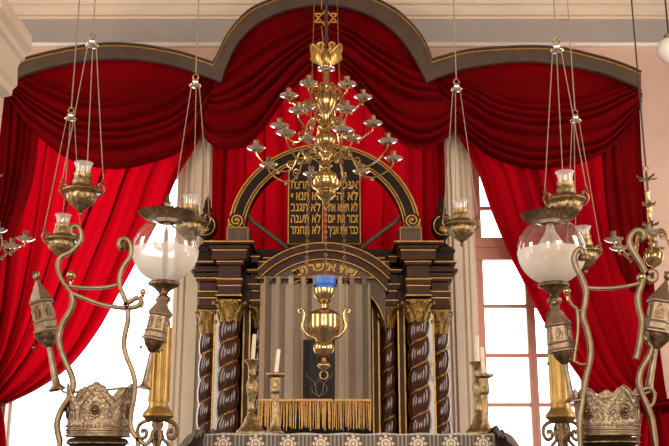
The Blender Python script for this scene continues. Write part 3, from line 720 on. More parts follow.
def branch(parent, cx, cy, z0, rad, ang, zpan, k, r0=5, curl=True, drop=9, m=BRASS):
    """S-scroll arm, with its pan and socket as children"""
    dx, dy = cos(ang), sin(ang)
    def q(r_, z_): return Vector((cx + dx * r_, cy + dy * r_, z_))
    zp = zpan
    b = MB()
    pts = cr([q(r0 * k, z0), q(rad * .22, z0 + 6 * k), q(rad * .38, z0 + 2 * k), q(rad * .5, zp - (drop + 4) * k), q(rad * .68, zp - (drop + 7) * k), q(rad * .88, zp - drop * k), q(rad * .98, zp - 5 * k), q(rad, zp)], 6)
    b.tube(pts, .95 * k, 7, scale=[1.25 - .4 * i / (len(pts) - 1) for i in range(len(pts))])
    if curl:
        c0 = q(rad * .50, zp - (drop - 1) * k); rr = 4.6 * k
        b.tube([c0 + Vector((dx * rr * (1 - i / 30) * cos(i * .3 - 1.5), dy * rr * (1 - i / 30) * cos(i * .3 - 1.5), rr * (1 - i / 30) * sin(i * .3 - 1.5))) for i in range(27)], .8 * k, 6)
        c0 = q(rad * .28, z0 + 1 * k); rr = 4.6 * k
        b.tube([c0 + Vector((dx * rr * (1 - i / 30) * cos(-i * .3 + 1.5), dy * rr * (1 - i / 30) * cos(-i * .3 + 1.5), rr * (1 - i / 30) * sin(-i * .3 + 1.5))) for i in range(27)], .8 * k, 6)
        b.sphere(q(rad * .68, zp - (drop + 9) * k), 1.6 * k, 8)
    arm = b.build('scroll_arm', m, parent)
    b = MB().lathe([(1 * k, 0), (3 * k, -.6 * k), (6 * k, .2 * k), (9.2 * k, 2.4 * k), (9.6 * k, 3 * k), (9 * k, 3 * k), (4 * k, 1.4 * k), (.2 * k, 1.2 * k)], q(rad, zp), 20); b.build('drip_pan', PAN, arm)
    b = MB().lathe([(1.5 * k, 1.2 * k), (2.6 * k, 2 * k), (2 * k, 3.4 * k), (2.7 * k, 5 * k), (2.7 * k, 10 * k), (3.1 * k, 10.6 * k), (2.2 * k, 10.8 * k), (2 * k, 6 * k), (.1 * k, 6 * k)], q(rad, zp), 12); b.build('candle_socket', BRONZE, arm)
for (n_, rad, zp, z0, ph, drop) in ((6, 37.5, 99, 92, .06, 6), (6, 47, 127, 124, -.08, 8), (8, 70, 156, 156, -1.34, 12)):
    for i in range(n_):
        branch(ch, cx, YH, hz(z0), rad * kc, ph + 2 * PI * i / n_, hz(zp), kc, 5, True, drop)

# ================================================================== SMALL CHANDELIERS
def small_chandelier(px, Y, pyb, label, top_leaf=True):
    c = P(px, 250, Y); k = K(240, Y)
    t = thing('chandelier', label, 'chandelier', (c.x, Y, P(0, pyb + 10, Y).z), 'small side chandeliers')
    z = lambda dy: P(0, pyb + dy, Y).z
    b = MB()
    b.lathe([(.2 * k, z(14)), (1.2 * k, z(13)), (1 * k, z(11)), (2 * k, z(10)), (6 * k, z(8)), (9.2 * k, z(3)), (10 * k, z(-1)), (8.5 * k, z(-6)), (5 * k, z(-9)), (2 * k, z(-10.5)), (2.5 * k, z(-13)), (4.5 * k, z(-14)), (2.2 * k, z(-17)), (3.4 * k, z(-20)), (5.2 * k, z(-23)), (2.6 * k, z(-27)),
             (1.6 * k, z(-31)), (3.2 * k, z(-33)), (1.6 * k, z(-36)), (1.6 * k, z(-44)), (3 * k, z(-47)), (3 * k, z(-50)), (1.5 * k, z(-53)), (1.5 * k, z(-62)), (2.6 * k, z(-65)), (1.3 * k, z(-68)), (1.6 * k, z(-84)), (.2 * k, z(-86))], (c.x, Y, 0), 24)
    b.build('turned_stem', BRASS, t)
    b = MB()
    for dy, rr, n_ in ((-50, 7, 6), (-76, 12, 4), (-30, 9, 6)):
        for i in range(n_):
            a = 2 * PI * i / n_ + .3; dx, dyy = cos(a), sin(a)
            q = [Vector((c.x + dx * r_ * k, Y + dyy * r_ * k, z(dy) + h * k)) for r_, h in ((1, 0), (rr * .5, 2.5), (rr * .85, 3), (rr, 5))]
            b.sweep(cr(q, 4), [(-1.6 * k, 0), (0, .7 * k), (1.6 * k, 0), (0, -.5 * k)], (dx * .01, dyy * .01, 1), scale=[.6 + .7 * sin(PI * min(1, j_ / 12)) for j_ in range(13)])
    b.build('leaf_collar', BRASSD, t)
    MB().tube([(c.x + 2.6 * k * cos(q), Y, z(-88.5) + 2.6 * k * sin(q)) for q in [2 * PI * i / 16 for i in range(16)]], .7 * k, 6, True).build('hanging_ring', BRASSD, t)
    MB().tube([(c.x, Y, z(-90.5)), (c.x, Y, ZC)], .9 * k, 8).build('suspension_rod', IRON, t)
    for i in range(6): branch(t, c.x, Y, z(-20), 40 * k, .12 + 2 * PI * i / 6, z(-14), k, 4, True, 5, BRASSD)
    return t
small_chandelier(653, 5.5, 257, 'small brass chandelier with round ball and leaf collars against the right curtain')
small_chandelier(-17, 6.0, 254, 'small brass chandelier of which one arm shows at the left edge')

# ================================================================== WHITE GLOBE PENDANT
t = thing('globe_pendant', 'plain white glass globe pendant high on the right by the wall', 'lamp', P(670, 62, 7.0)); c = P(670, 50, 7.0); k = K(50, 7.0)
MB().sphere(c, 13 * k, 24).build('opal_globe', GLOBEW, t)
MB().lathe([(4 * k, 12 * k), (4.5 * k, 13 * k), (4.5 * k, 16 * k), (1 * k, 18 * k)], c, 16).build('globe_gallery', BRASSD, t)
MB().tube([c + Vector((0, 0, 17 * k)), (c.x, c.y, ZC)], .9 * k, 8).build('suspension_rod', IRON, t)

# ================================================================== HANGING OIL LAMPS
def oil_lamp_proto(k, disc_h, ceil_h):
    """local coordinates, origin at the tip; unit k = one pixel at its distance"""
    t = thing('hanging_oil_lamp', '', 'lamp')
    def L(mb, n_, m, p=t): return mb.build(n_, m, p, local=True)
    b = MB(); b.lathe([(.3 * k, 0), (1.6 * k, 1.2 * k), (2.3 * k, 3 * k), (1.2 * k, 5 * k), (2.4 * k, 6.5 * k), (3.5 * k, 7.5 * k)], n=16)
    L(b, 'drop_finial', BRONZE)
    b = MB(); b.lathe([(3.4 * k, 7 * k), (7 * k, 10 * k), (11.5 * k, 14 * k), (14.6 * k, 19 * k), (15 * k, 22.5 * k), (14 * k, 24.5 * k)], n=60, rf=lambda a, z: 1 + .05 * cos(12 * a))
    b.lathe([(14 * k, 24.4 * k), (18 * k, 25 * k), (19.4 * k, 26 * k), (19.4 * k, 27 * k), (17.5 * k, 28.6 * k), (13 * k, 30 * k), (10.5 * k, 32 * k), (9.6 * k, 34 * k), (9.9 * k, 37 * k), (8.8 * k, 39 * k), (8.4 * k, 43 * k), (8.9 * k, 45.5 * k), (8 * k, 46 * k), (7.2 * k, 44 * k), (7 * k, 36 * k), (.1 * k, 35 * k)], n=32)
    L(b, 'oil_bowl', BRASSD)
    b = MB(); b.lathe([(6.6 * k, 38 * k), (7.2 * k, 46 * k), (7.4 * k, 51 * k), (8.6 * k, 55 * k), (9.6 * k, 56.5 * k), (9.3 * k, 56.8 * k), (8.2 * k, 55.2 * k), (7 * k, 51 * k), (6.8 * k, 46 * k), (6.3 * k, 38 * k)], n=28)
    L(b, 'glass_cup', CUPGLASS)
    dz = disc_h
    for j in range(3):
        a = (PI * .03, PI * 1.0, PI * .52)[j]; dx, dy = cos(a), sin(a)
        def q(r_, z_): return Vector((dx * r_ * k, dy * r_ * k, z_ * k))
        b = MB().tube(cr([q(13, 20), q(17, 21.5), q(20.5, 25), q(22, 30), q(20, 34.5), q(16.5, 35), q(16, 31.5), q(18.5, 31)], 5), 1.15 * k, 7)
        b.sphere(q(20.5, 36.5), 1.9 * k, 8); b.sphere(q(20.5, 39), 1.2 * k, 8); b.sphere(q(13, 32), 1.5 * k, 8)
        hd = L(b, 'scroll_handle', BRONZE)
        L(MB().tube([q(20.5, 39), Vector((dx * 4.5 * k, dy * 4.5 * k, dz))], .5 * k, 6), 'hanging_cord', ROPE)
    b = MB().lathe([(.3 * k, -2.5 * k), (3 * k, -2 * k), (6.6 * k, -.6 * k), (7 * k, .4 * k), (6 * k, 1.6 * k), (3.4 * k, 2.2 * k), (3 * k, 4.5 * k), (3.8 * k, 5.5 * k), (2.4 * k, 7 * k), (1.2 * k, 7.6 * k), (.2 * k, 8 * k)], (0, 0, dz), 24)
    L(b, 'smoke_disc', PAN)
    L(MB().tube([(3.2 * k * cos(q_), 0, dz + 11 * k + 3.4 * k * sin(q_)) for q_ in [2 * PI * i / 18 for i in range(18)]], .8 * k, 6, True), 'hanging_ring', BRASSD)
    L(MB().tube([(0, 0, dz + 14 * k), (0, 0, ceil_h)], .75 * k, 6), 'suspension_cord', ROPE)
    return t
G_L = 'hanging oil lamps with glass cups'
lamps = [  # px, py of tip, py of disc, Y, size, label
    (80, 217, 46, 4.7, 1.0, 'brass hanging oil lamp with three cords, higher of the two above the left crown'),
    (60, 262, 119, 5.0, .86, 'brass hanging oil lamp, lower of the two above the left crown'),
    (189, 246, 86, 5.1, .92, 'brass hanging oil lamp partly behind the left frosted globe'),
    (462, 247, 90, 5.2, .86, 'brass hanging oil lamp in front of the pale pilaster right of the ark'),
    (568, 226, 51, 4.8, 1.0, 'brass hanging oil lamp right above the right frosted globe'),
    (586, 274, 121, 5.1, .86, 'brass hanging oil lamp, small, just right of the right frosted globe')]
for i, (px, pt, pd, Y, s_, lab) in enumerate(lamps):
    tip = P(px, pt, Y); k = K(pt, Y) * s_ ; dh = P(px, pd, Y).z - tip.z
    t = oil_lamp_proto(k, dh, ZC - tip.z)
    t.location = tip; t.rotation_euler.z = (.0, .25, -.1, .12, -.2, .15)[i]
    tag(t, lab, 'lamp', G_L)

# ================================================================== GLOBE LAMPS ON BRASS COLUMNS
def globe_lamp(px, py, rpx, Y, label):
    c = P(px, py, Y); k = K(py, Y)
    t = thing('globe_lamp', label, 'lamp', (c.x, Y, 0), 'frosted globe lamps on brass posts')
    R_ = rpx * k; n = 48
    prof = [(R_ * sin(a), -R_ * cos(a)) for a in [.30 + (PI - .30 - .50) * i / n for i in range(n + 1)]]
    lo = [p for p in prof if p[1] <= .0]; up = [prof[len(lo) - 1]] + prof[len(lo):]
    MB().lathe(lo, c, 64).build('frosted_half', MILK, t)
    MB().lathe(up, c, 64).build('clear_half', GLASS, t)
    b = MB().lathe([(9 * k, 28 * k), (14 * k, 30 * k), (15.5 * k, 31 * k), (15.5 * k, 32.5 * k), (9 * k, 33 * k)], c, 36); b.build('silver_collar', PAN, t)
    b = MB()
    b.grid(lambda u, v: Vector((c.x + (12 + 16.5 * v ** .8) * k * (1 + .03 * v * cos(36 * 2 * PI * u)) * cos(2 * PI * u), c.y + (12 + 16.5 * v ** .8) * k * (1 + .03 * v * cos(36 * 2 * PI * u)) * sin(2 * PI * u), c.z + (30 + 8 * v * v + .55 * v * cos(30 * 2 * PI * u)) * k)), 216, 8, True)
    b.lathe([(12 * k, 30 * k), (11 * k, 33 * k), (13 * k, 36 * k), (18 * k, 38.5 * k), (12 * k, 41 * k), (6 * k, 42 * k), (3 * k, 44 * k), (3 * k, 47 * k), (4 * k, 49 * k), (2 * k, 51 * k), (1.5 * k, 56 * k), (.2 * k, 58 * k)], c, 32)
    b.build('crimped_cap', BRONZE, t)
    # oil font and chimney inside
    b = MB().lathe([(.3 * k, -30 * k), (2 * k, -24 * k), (3 * k, -10 * k), (2.2 * k, 2 * k), (4 * k, 5 * k), (2 * k, 8 * k), (1.6 * k, 20 * k), (.2 * k, 24 * k)], c, 16); b.build('burner', BRASSD, t)
    b = MB().lathe([(5 * k, -2 * k), (12 * k, 3 * k), (13 * k, 7 * k), (9 * k, 13 * k), (5 * k, 20 * k), (3.5 * k, 28 * k)], c, 28); b.build('inner_chimney', CUPGLASS, t)
    # holder
    z = lambda dy: c.z - dy * k
    b = MB().lathe([(R_ * sin(.30), z(rpx * cos(.30))), (14 * k, z(32.5)), (15.5 * k, z(34)), (15 * k, z(36)), (11 * k, z(37.5)), (8 * k, z(40)), (5 * k, z(43)), (4 * k, z(46)), (7 * k, z(48)), (7.5 * k, z(51)), (5 * k, z(54)), (4 * k, z(58)), (8 * k, z(62)), (9.6 * k, z(66)), (7 * k, z(70)), (8 * k, z(73)), (8.6 * k, z(76))], (c.x, Y, 0), 48,
                   rf=lambda a, q: 1 + .03 * cos(10 * a)); b.build('globe_holder', BRONZE, t)
    b = MB().lathe([(8.4 * k, z(76)), (8.4 * k, z(140)), (9 * k, z(150)), (9.6 * k, z(151)), (9.6 * k, z(153)), (10.6 * k, z(156)), (14 * k, z(160)), (15 * k, z(163)), (12 * k, z(166)), (9 * k, z(168))], (c.x, Y, 0), 48)
    for i in range(8):
        a = 2 * PI * i / 8 + .2; b.tube([(c.x + 8.6 * k * cos(a), Y + 8.6 * k * sin(a), z(78)), (c.x + 8.8 * k * cos(a), Y + 8.8 * k * sin(a), z(150))], 1.5 * k, 6)
    b.build('fluted_post', POSTB, t)
    b = MB().lathe([(4.5 * k, z(167)), (6 * k, z(171)), (4 * k, z(176)), (6.5 * k, z(182)), (4 * k, z(190)), (6 * k, z(200)), (11 * k, z(212)), (12 * k, z(230)), (12 * k, 0.02), (16 * k, 0.0)], (c.x, Y, 0), 24)
    b.build('lower_post', BRONZE, t)
    for i in range(4):
        a = 2 * PI * i / 4 + .12; dx, dy = cos(a), sin(a)
        def q(r_, dy_): return Vector((c.x + dx * r_ * k, Y + dy * r_ * k, z(dy_)))
        sp = [q(13.2 + 5.2 * (1 - j_ / 26) * cos(-j_ * .33 - 1.3 + PI), 176 + 6 * (1 - j_ / 26) * sin(-j_ * .33 - 1.3 + PI) * -1) for j_ in range(23)][::-1]
        arm = sp + cr([q(15, 168.5), q(7, 166)], 4)
        b = MB().strip(sp, 4 * k, 1.9 * k) if False else MB().tube(cr([q(7, 167), q(12, 168), q(17.5, 172), q(18.4, 179), q(15, 184), q(10.5, 182), q(10.5, 177), q(13.6, 176.5), q(14, 179)], 5), 1.8 * k, 8)
        b.tube(cr([q(4, 176), q(6, 184), q(11, 190), q(15, 197), q(13, 204), q(9, 202), q(10, 198)], 5), 1.6 * k, 8)
        b.build('scroll_bracket', BRONZE, t)
    return t
globe_lamp(165.5, 250, 33, 4.2, 'frosted glass globe lamp on brass post standing left of the ark')
globe_lamp(551.5, 251, 34, 4.2, 'frosted glass globe lamp on brass post standing right of the ark')

# ================================================================== TABLE WITH CLOTH AND CANDLESTICKS
YT = 5.4
MOFF = 50 * .1715 - (P(223, 440, YT - .27).x - (P(193, 433, YT - .25).x + P(506, 433, YT - .25).x) / 2) + .1715 / 2
def cloth_mat():
    m, n, l, b = nt('brocade_cloth'); b.inputs['Roughness'].default_value = .55; b.inputs['Sheen Weight'].default_value = .3
    tc = n.new('ShaderNodeTexCoord'); sx = n.new('ShaderNodeSeparateXYZ'); l.new(tc.outputs['Object'], sx.inputs[0])
    def mth(op, a, b_=None, c_=None):
        q = n.new('ShaderNodeMath'); q.operation = op
        for i, v in enumerate((a, b_, c_)):
            if v is None: continue
            if isinstance(v, (int, float)): q.inputs[i].default_value = v
            else: l.new(v, q.inputs[i])
        return q.outputs[0]
    per = .1715
    u = mth('SUBTRACT', mth('FRACT', mth('DIVIDE', mth('ADD', sx.outputs['X'], MOFF), per)), .5)       # -.5...5
    ux = mth('MULTIPLY', u, per); vz = mth('ADD', sx.outputs['Z'], .055)
    r2 = mth('SQRT', mth('ADD', mth('MULTIPLY', ux, ux), mth('MULTIPLY', vz, vz)))
    th = mth('ARCTAN2', vz, ux)
    pet = mth('MULTIPLY', mth('ADD', mth('MULTIPLY', mth('COSINE', mth('MULTIPLY', th, 8.0)), .010), .040), 1.0)
    inside = mth('LESS_THAN', r2, pet)
    rings = mth('GREATER_THAN', mth('SINE', mth('MULTIPLY', r2, 380.0)), -.7)
    med = mth('MULTIPLY', inside, rings)
    # pleat stripes between the medallions
    st = mth('GREATER_THAN', mth('SINE', mth('MULTIPLY', sx.outputs['X'], 300.0)), .25)
    far = mth('GREATER_THAN', mth('ABSOLUTE', ux), .05)
    st = mth('MULTIPLY', mth('MULTIPLY', st, far), .35)
    # lace edge just below the table edge
    zig = mth('ABSOLUTE', mth('SINE', mth('MULTIPLY', sx.outputs['X'], 110.0)))
    lace = mth('GREATER_THAN', mth('ADD', sx.outputs['Z'], mth('MULTIPLY', zig, .014)), .002)
    nz = n.new('ShaderNodeTexNoise'); nz.inputs['Scale'].default_value = 90; l.new(tc.outputs['Object'], nz.inputs['Vector'])
    lace = mth('MULTIPLY', lace, mth('ADD', mth('MULTIPLY', nz.outputs['Fac'], .9), .1))
    fac = mth('MINIMUM', mth('MAXIMUM', mth('MAXIMUM', med, st), lace), 1.0)
    mx = n.new('ShaderNodeMixRGB'); mx.inputs[1].default_value = (.065, .05, .04, 1); mx.inputs[2].default_value = (.66, .56, .44, 1)
    l.new(fac, mx.inputs[0]); l.new(mx.outputs[0], b.inputs['Base Color'])
    return m
BROC = cloth_mat()
GREYC = mat('grey_linen', (.16, .13, .11), .8, var=.4, scale=30, bump=.2, bscale=90)
zt_ = P(0, 433, YT - .25).z
xl, xr = P(193, 433, YT - .25).x, P(506, 433, YT - .25).x
tb = thing('cloth_covered_table', 'long table before the ark under a brown brocade cloth with pale medallions', 'table', ((xl + xr) / 2, YT + .1, 0))
b = MB().box(xl + .05, xr - .05, YT - .22, YT + .40, zt_ - .05, zt_ - .012); b.build('tabletop', BRWOOD, tb, smooth=False)
for sx_ in (xl + .12, xr - .12):
    for sy_ in (YT - .15, YT + .33): MB().lathe([(.03, 0), (.04, .05), (.025, .3), (.045, .7), (.03, 1.0), (.04, zt_ - .05)], (sx_, sy_, 0), 14).build('leg', BRWOOD, tb)
# cloth: top + front fall, object origin on the table edge so the pattern runs along it
def clf(u, v):
    x = xl + .06 + (xr - xl - .12) * u
    if v < .3: y = YT + .40 - (.65) * (v / .3); z = zt_ + .003 * sin(x * 30)
    else:
        q = (v - .3) / .7; y = YT - .25 - .012 - .03 * q * (1 + sin(x * 34 + 1)) - .008 * sin(x * 80) * q; z = zt_ - .012 - .75 * q
    return Vector((x, y, z))
off = Vector(((xl + xr) / 2, YT - .25, zt_))
b = MB().grid(clf, 260, 40)
b.v = [p - off for p in b.v]
o = b.build('brocade_cloth', BROC, None); o.location = off
tag(o, 'brown brocade tablecloth with pale round medallions and lace edge', 'tablecloth')
for sgn, xe, lab in ((-1, xl, 'grey linen cloth draped over the left end of the long table'), (1, xr, 'grey linen cloth draped over the right end of the long table')):
    def dr(u, v, sgn=sgn, xe=xe):
        y = YT - .30 + .75 * v
        a = u * 1.0
        if a < .35: x = xe - sgn * (.05 - .05 * (a / .35)); z = zt_ + .022 + .012 * sin(9 * v + a * 12) + .01 * sin(a * 30)
        else:
            q = (a - .35) / .65; x = xe + sgn * (.27 * q ** .8 + .018 * sin(16 * v)); z = zt_ + .012 - .62 * q ** 1.15 + .012 * sin(9 * v + 4)
        if v < .12: z -= .05 * (1 - v / .12) ** 2
        return Vector((x, y, z))
    o = MB().grid(dr, 40, 30).build('linen_cloth', GREYC); tag(o, lab, 'cloth', 'linen cloths on the table ends')
def candlestick(px, py_top, Y, kind, label, candle_top, lean):
    pb = P(px, 432.5, Y); k = K(400, Y); z0 = zt_ + .006; H = P(px, py_top, Y).z - z0
    t = thing('candlestick', label, 'candlestick', (pb.x, Y, z0), 'brass candlesticks on the long table')
    if kind == 0:
        pr = [(15, 0), (15, .02), (14, .04), (11.5, .07), (8, .14), (6, .22), (3.4, .27), (2.4, .29), (4.4, .31), (2.8, .34), (3, .42), (5, .55), (6.2, .64), (5, .71), (2.4, .76), (3.6, .79), (4, .82), (3.2, .84), (4.2, .88), (4.6, .94), (8.2, .985), (8.2, 1), (3, .99), (.1, .98)]
    else:
        pr = [(9, 0), (9, .02), (6.5, .05), (5, .10), (4.2, .14), (3, .2), (2.8, .5), (3.6, .6), (3.4, .64), (4.6, .66), (5, .70), (4.8, .92), (9.6, .955), (10, .99), (9.6, 1), (4.4, .965), (.1, .96)]
    MB().lathe([(r_ * k, z_ * H) for r_, z_ in pr], (pb.x, Y, z0), 28).build('turned_body', BRASSD, t)
    q = P(px, candle_top, Y).z
    zb_ = z0 + H * .97
    o = MB().lathe([(2.1 * k, 0), (2.0 * k, (q - zb_) * .5), (1.9 * k, (q - zb_) - .004), (1.2 * k, q - zb_), (.1 * k, q - zb_)], (0, 0, 0), 14, A=Matrix.Translation((pb.x, Y, zb_)) @ Matrix.Rotation(lean, 4, 'Y')).build('candle', WAX)
    return t, o
cs = [(251, 360, YT + .05, 0, 'tall baluster brass candlestick at the left end of the table', 334, .05),
      (275, 373, YT - .08, 1, 'straight brass candlestick with wide pan, left of the fringed curtain', 349, .10),
      (480, 362, YT + .12, 0, 'baluster brass candlestick behind the straight one before the right window', 335, .02),
      (486, 374, YT - .06, 1, 'straight brass candlestick with wide pan before the right window', 347, -.03)]
cl_ = ['ivory candle in the tall baluster candlestick at left', 'leaning ivory candle in the straight candlestick at left', 'ivory candle in the baluster candlestick at right', 'ivory candle in the straight candlestick at right']
for a_, l_ in zip(cs, cl_):
    t, o = candlestick(*a_); tag(o, l_, 'candle', 'ivory candles'); 

# ================================================================== READING DESK, TORAH CASES, CROWNS, FINIALS
YF = 3.45
DZ = .78
kf = K(400, YF)
b = MB().box(-1.5, 1.5, YF - .35, YF + .35, DZ - .06, DZ)
dk_ = thing('reading_desk', 'wooden reading desk below the picture that carries the Torah cases', 'desk', (0, YF, 0))
b.build('desktop', BRWOOD, dk_, smooth=False, bevel=.01)
for sx_ in (-1.35, 1.35):
    for sy_ in (-.25, .25): MB().box(sx_ - .04, sx_ + .04, YF + sy_ - .04, YF + sy_ + .04, 0, DZ - .06).build('leg', BRWOOD, dk_, smooth=False, bevel=.006)
# repousse silver
def repousse():
    m, n, l, b = nt('repousse_silver'); b.inputs['Metallic'].default_value = .9; b.inputs['Roughness'].default_value = .46
    tc = n.new('ShaderNodeTexCoord')
    vo = n.new('ShaderNodeTexVoronoi'); vo.inputs['Scale'].default_value = 75; l.new(tc.outputs['Object'], vo.inputs['Vector'])
    wv = n.new('ShaderNodeTexNoise'); wv.inputs['Scale'].default_value = 85; wv.inputs['Detail'].default_value = 1; wv.inputs['Distortion'].default_value = 1.5; l.new(tc.outputs['Object'], wv.inputs['Vector'])
    ad = n.new('ShaderNodeMath'); ad.operation = 'ADD'; l.new(vo.outputs['Distance'], ad.inputs[0]); l.new(wv.outputs['Fac'], ad.inputs[1])
    bp = n.new('ShaderNodeBump'); bp.inputs['Strength'].default_value = .9; bp.inputs['Distance'].default_value = .0035; l.new(ad.outputs[0], bp.inputs['Height']); l.new(bp.outputs[0], b.inputs['Normal'])
    r_ = n.new('ShaderNodeValToRGB'); r_.color_ramp.elements[0].color = (.10, .07, .045, 1); r_.color_ramp.elements[1].color = (.42, .33, .235, 1); r_.color_ramp.elements[0].position = .2; r_.color_ramp.elements[1].position = 1.1 if False else 1.0
    l.new(ad.outputs[0], r_.inputs[0]); l.new(r_.outputs[0], b.inputs['Base Color'])
    return m
REP = repousse()
def crown(px, pyb, hw, hpx, Y, rot, label, npk=5):
    c = P(px, pyb, Y); k = K(pyb, Y); R_ = hw * k; H = hpx * k
    t = thing('crown_ornament', label, 'crown', (c.x, Y, c.z), 'silver Torah crowns')
    def top(a):
        s_ = abs(cos(npk * (a - rot) / 2)); return H * (.66 + .34 * s_ ** 1.5 + .03 * abs(cos(npk * 2.5 * (a - rot))))
    b = MB()
    def wall(rr):
        def fn(u, v):
            a = 2 * PI * u; z = top(a) * v
            r_ = R_ * rr * (.97 + .07 * (z / H) ** 1.5)
            return Vector((c.x + r_ * cos(a), Y + r_ * sin(a), c.z + z))
        return fn
    b.grid(wall(1), 216, 22, True); b.grid(wall(.965), 216, 22, True)
    b.grid(lambda u, v: wall(1)(u, 1).lerp(wall(.965)(u, 1), v), 216, 1, True)
    b.build('crown_band', REP, t)
    b = MB(); rim = [wall(1)(i / 216, 1) for i in range(216)]; b.tube(rim, .9 * k, 6, True)
    for zz_, rr in ((1, 1.2), (4, .8), (6.5, 1.3)): b.tube([(c.x + R_ * .985 * cos(2 * PI * i / 60), Y + R_ * .985 * sin(2 * PI * i / 60), c.z + zz_ * k) for i in range(60)], rr * k, 6, True)
    for i in range(48):
        a = 2 * PI * i / 48; b.sphere((c.x + R_ * cos(a), Y + R_ * sin(a), c.z + 10 * k), 1.2 * k, 6)
    b.build('beaded_rim', SILVER, t)
    for i in range(npk):
        a = rot + 2 * PI * i / npk; n_ = Vector((cos(a), sin(a), 0)); s_ = Vector((-sin(a), cos(a), 0)); b = MB(); c0 = Vector((c.x, Y, c.z + H * .5)) + n_ * R_ * 1.01
        for j in range(8):
            w_ = 2 * PI * j / 8; b.sphere(c0 + s_ * 3.4 * k * cos(w_) + Vector((0, 0, 3.8 * k * sin(w_))), 1.5 * k, 8)
        b.sphere(c0 + n_ * .8 * k, 2.0 * k, 8)
        b.tube([c0 + s_ * 6 * k * cos(2 * PI * j / 24) + Vector((0, 0, 7 * k * sin(2 * PI * j / 24))) for j in range(24)], .6 * k, 6, True)
        b.build('rosette', BRONZE, t)
        b = MB()                                # raised ogee border and scrolls of the lobe
        def sf(da, h): aa = a + da; r2 = R_ * (.975 + .07 * h ** 1.5); return Vector((c.x + r2 * 1.008 * cos(aa), Y + r2 * 1.008 * sin(aa), c.z + H * h))
        w2 = PI / npk
        b.tube(cr([sf(-w2 * .86, .3), sf(-w2 * .8, .55), sf(-w2 * .55, .66), sf(-w2 * .3, .80), sf(0, .92), sf(w2 * .3, .80), sf(w2 * .55, .66), sf(w2 * .8, .55), sf(w2 * .86, .3)], 5), .8 * k, 6)
        for e in (-1, 1):
            b.tube([sf(e * w2 * (.58 + .20 * (1 - j / 22) * cos(j * .45)), .42 + .13 * (1 - j / 22) * sin(j * .45)) for j in range(20)], .6 * k, 5)
            b.tube([sf(e * w2 * (.24 + .16 * (1 - j / 22) * cos(j * .45 + 2)), .76 + .07 * (1 - j / 22) * sin(j * .45 + 2)) for j in range(16)], .5 * k, 5)
        b.build('raised_scrollwork', SILVER, t)
    return c, k
def torah_case(c, k, hw, label):
    t = thing('torah_case', label, 'case', (c.x, c.y, DZ), 'Torah cases under the crowns')
    z1 = c.z - .004
    b = MB().lathe([(.1 * k, z1), (hw * .9 * k, z1 - .2 * k), (hw * .99 * k, z1 - 2 * k), (hw * 1.02 * k, z1 - 5 * k), (hw * .85 * k, z1 - 9 * k), (hw * .8 * k, z1 - 12 * k), (hw * .95 * k, z1 - 15 * k), (hw * .95 * k, DZ + .05), (hw * 1.02 * k, DZ + .03), (hw * 1.02 * k, DZ), (.1 * k, DZ)], (c.x, c.y, 0), 40)
    b.build('case_body', DKWOOD, t)
    for zz_ in (z1 - 5 * k, z1 - 16 * k, DZ + .1): b = MB().tube([(c.x + hw * (1.02 if zz_ > z1 - 10 * k else .96) * k * cos(2 * PI * i / 40), c.y + hw * (1.02 if zz_ > z1 - 10 * k else .96) * k * sin(2 * PI * i / 40), zz_) for i in range(40)], .8 * k, 6, True); b.build('brass_band', BRASSD, t)
    return t
cL, kL = crown(98, 437, 31.5, 50, YF, -PI / 2 + .10, 'silver repousse Torah crown on the left case')
cR, kR = crown(608.5, 436, 30.5, 46, YF, -PI / 2 + .32, 'silver repousse Torah crown with rosettes on the right case')
torah_case(cL, kL, 30, 'dark Torah case under the left silver crown')
torah_case(cR, kR, 29, 'dark Torah case under the right silver crown')

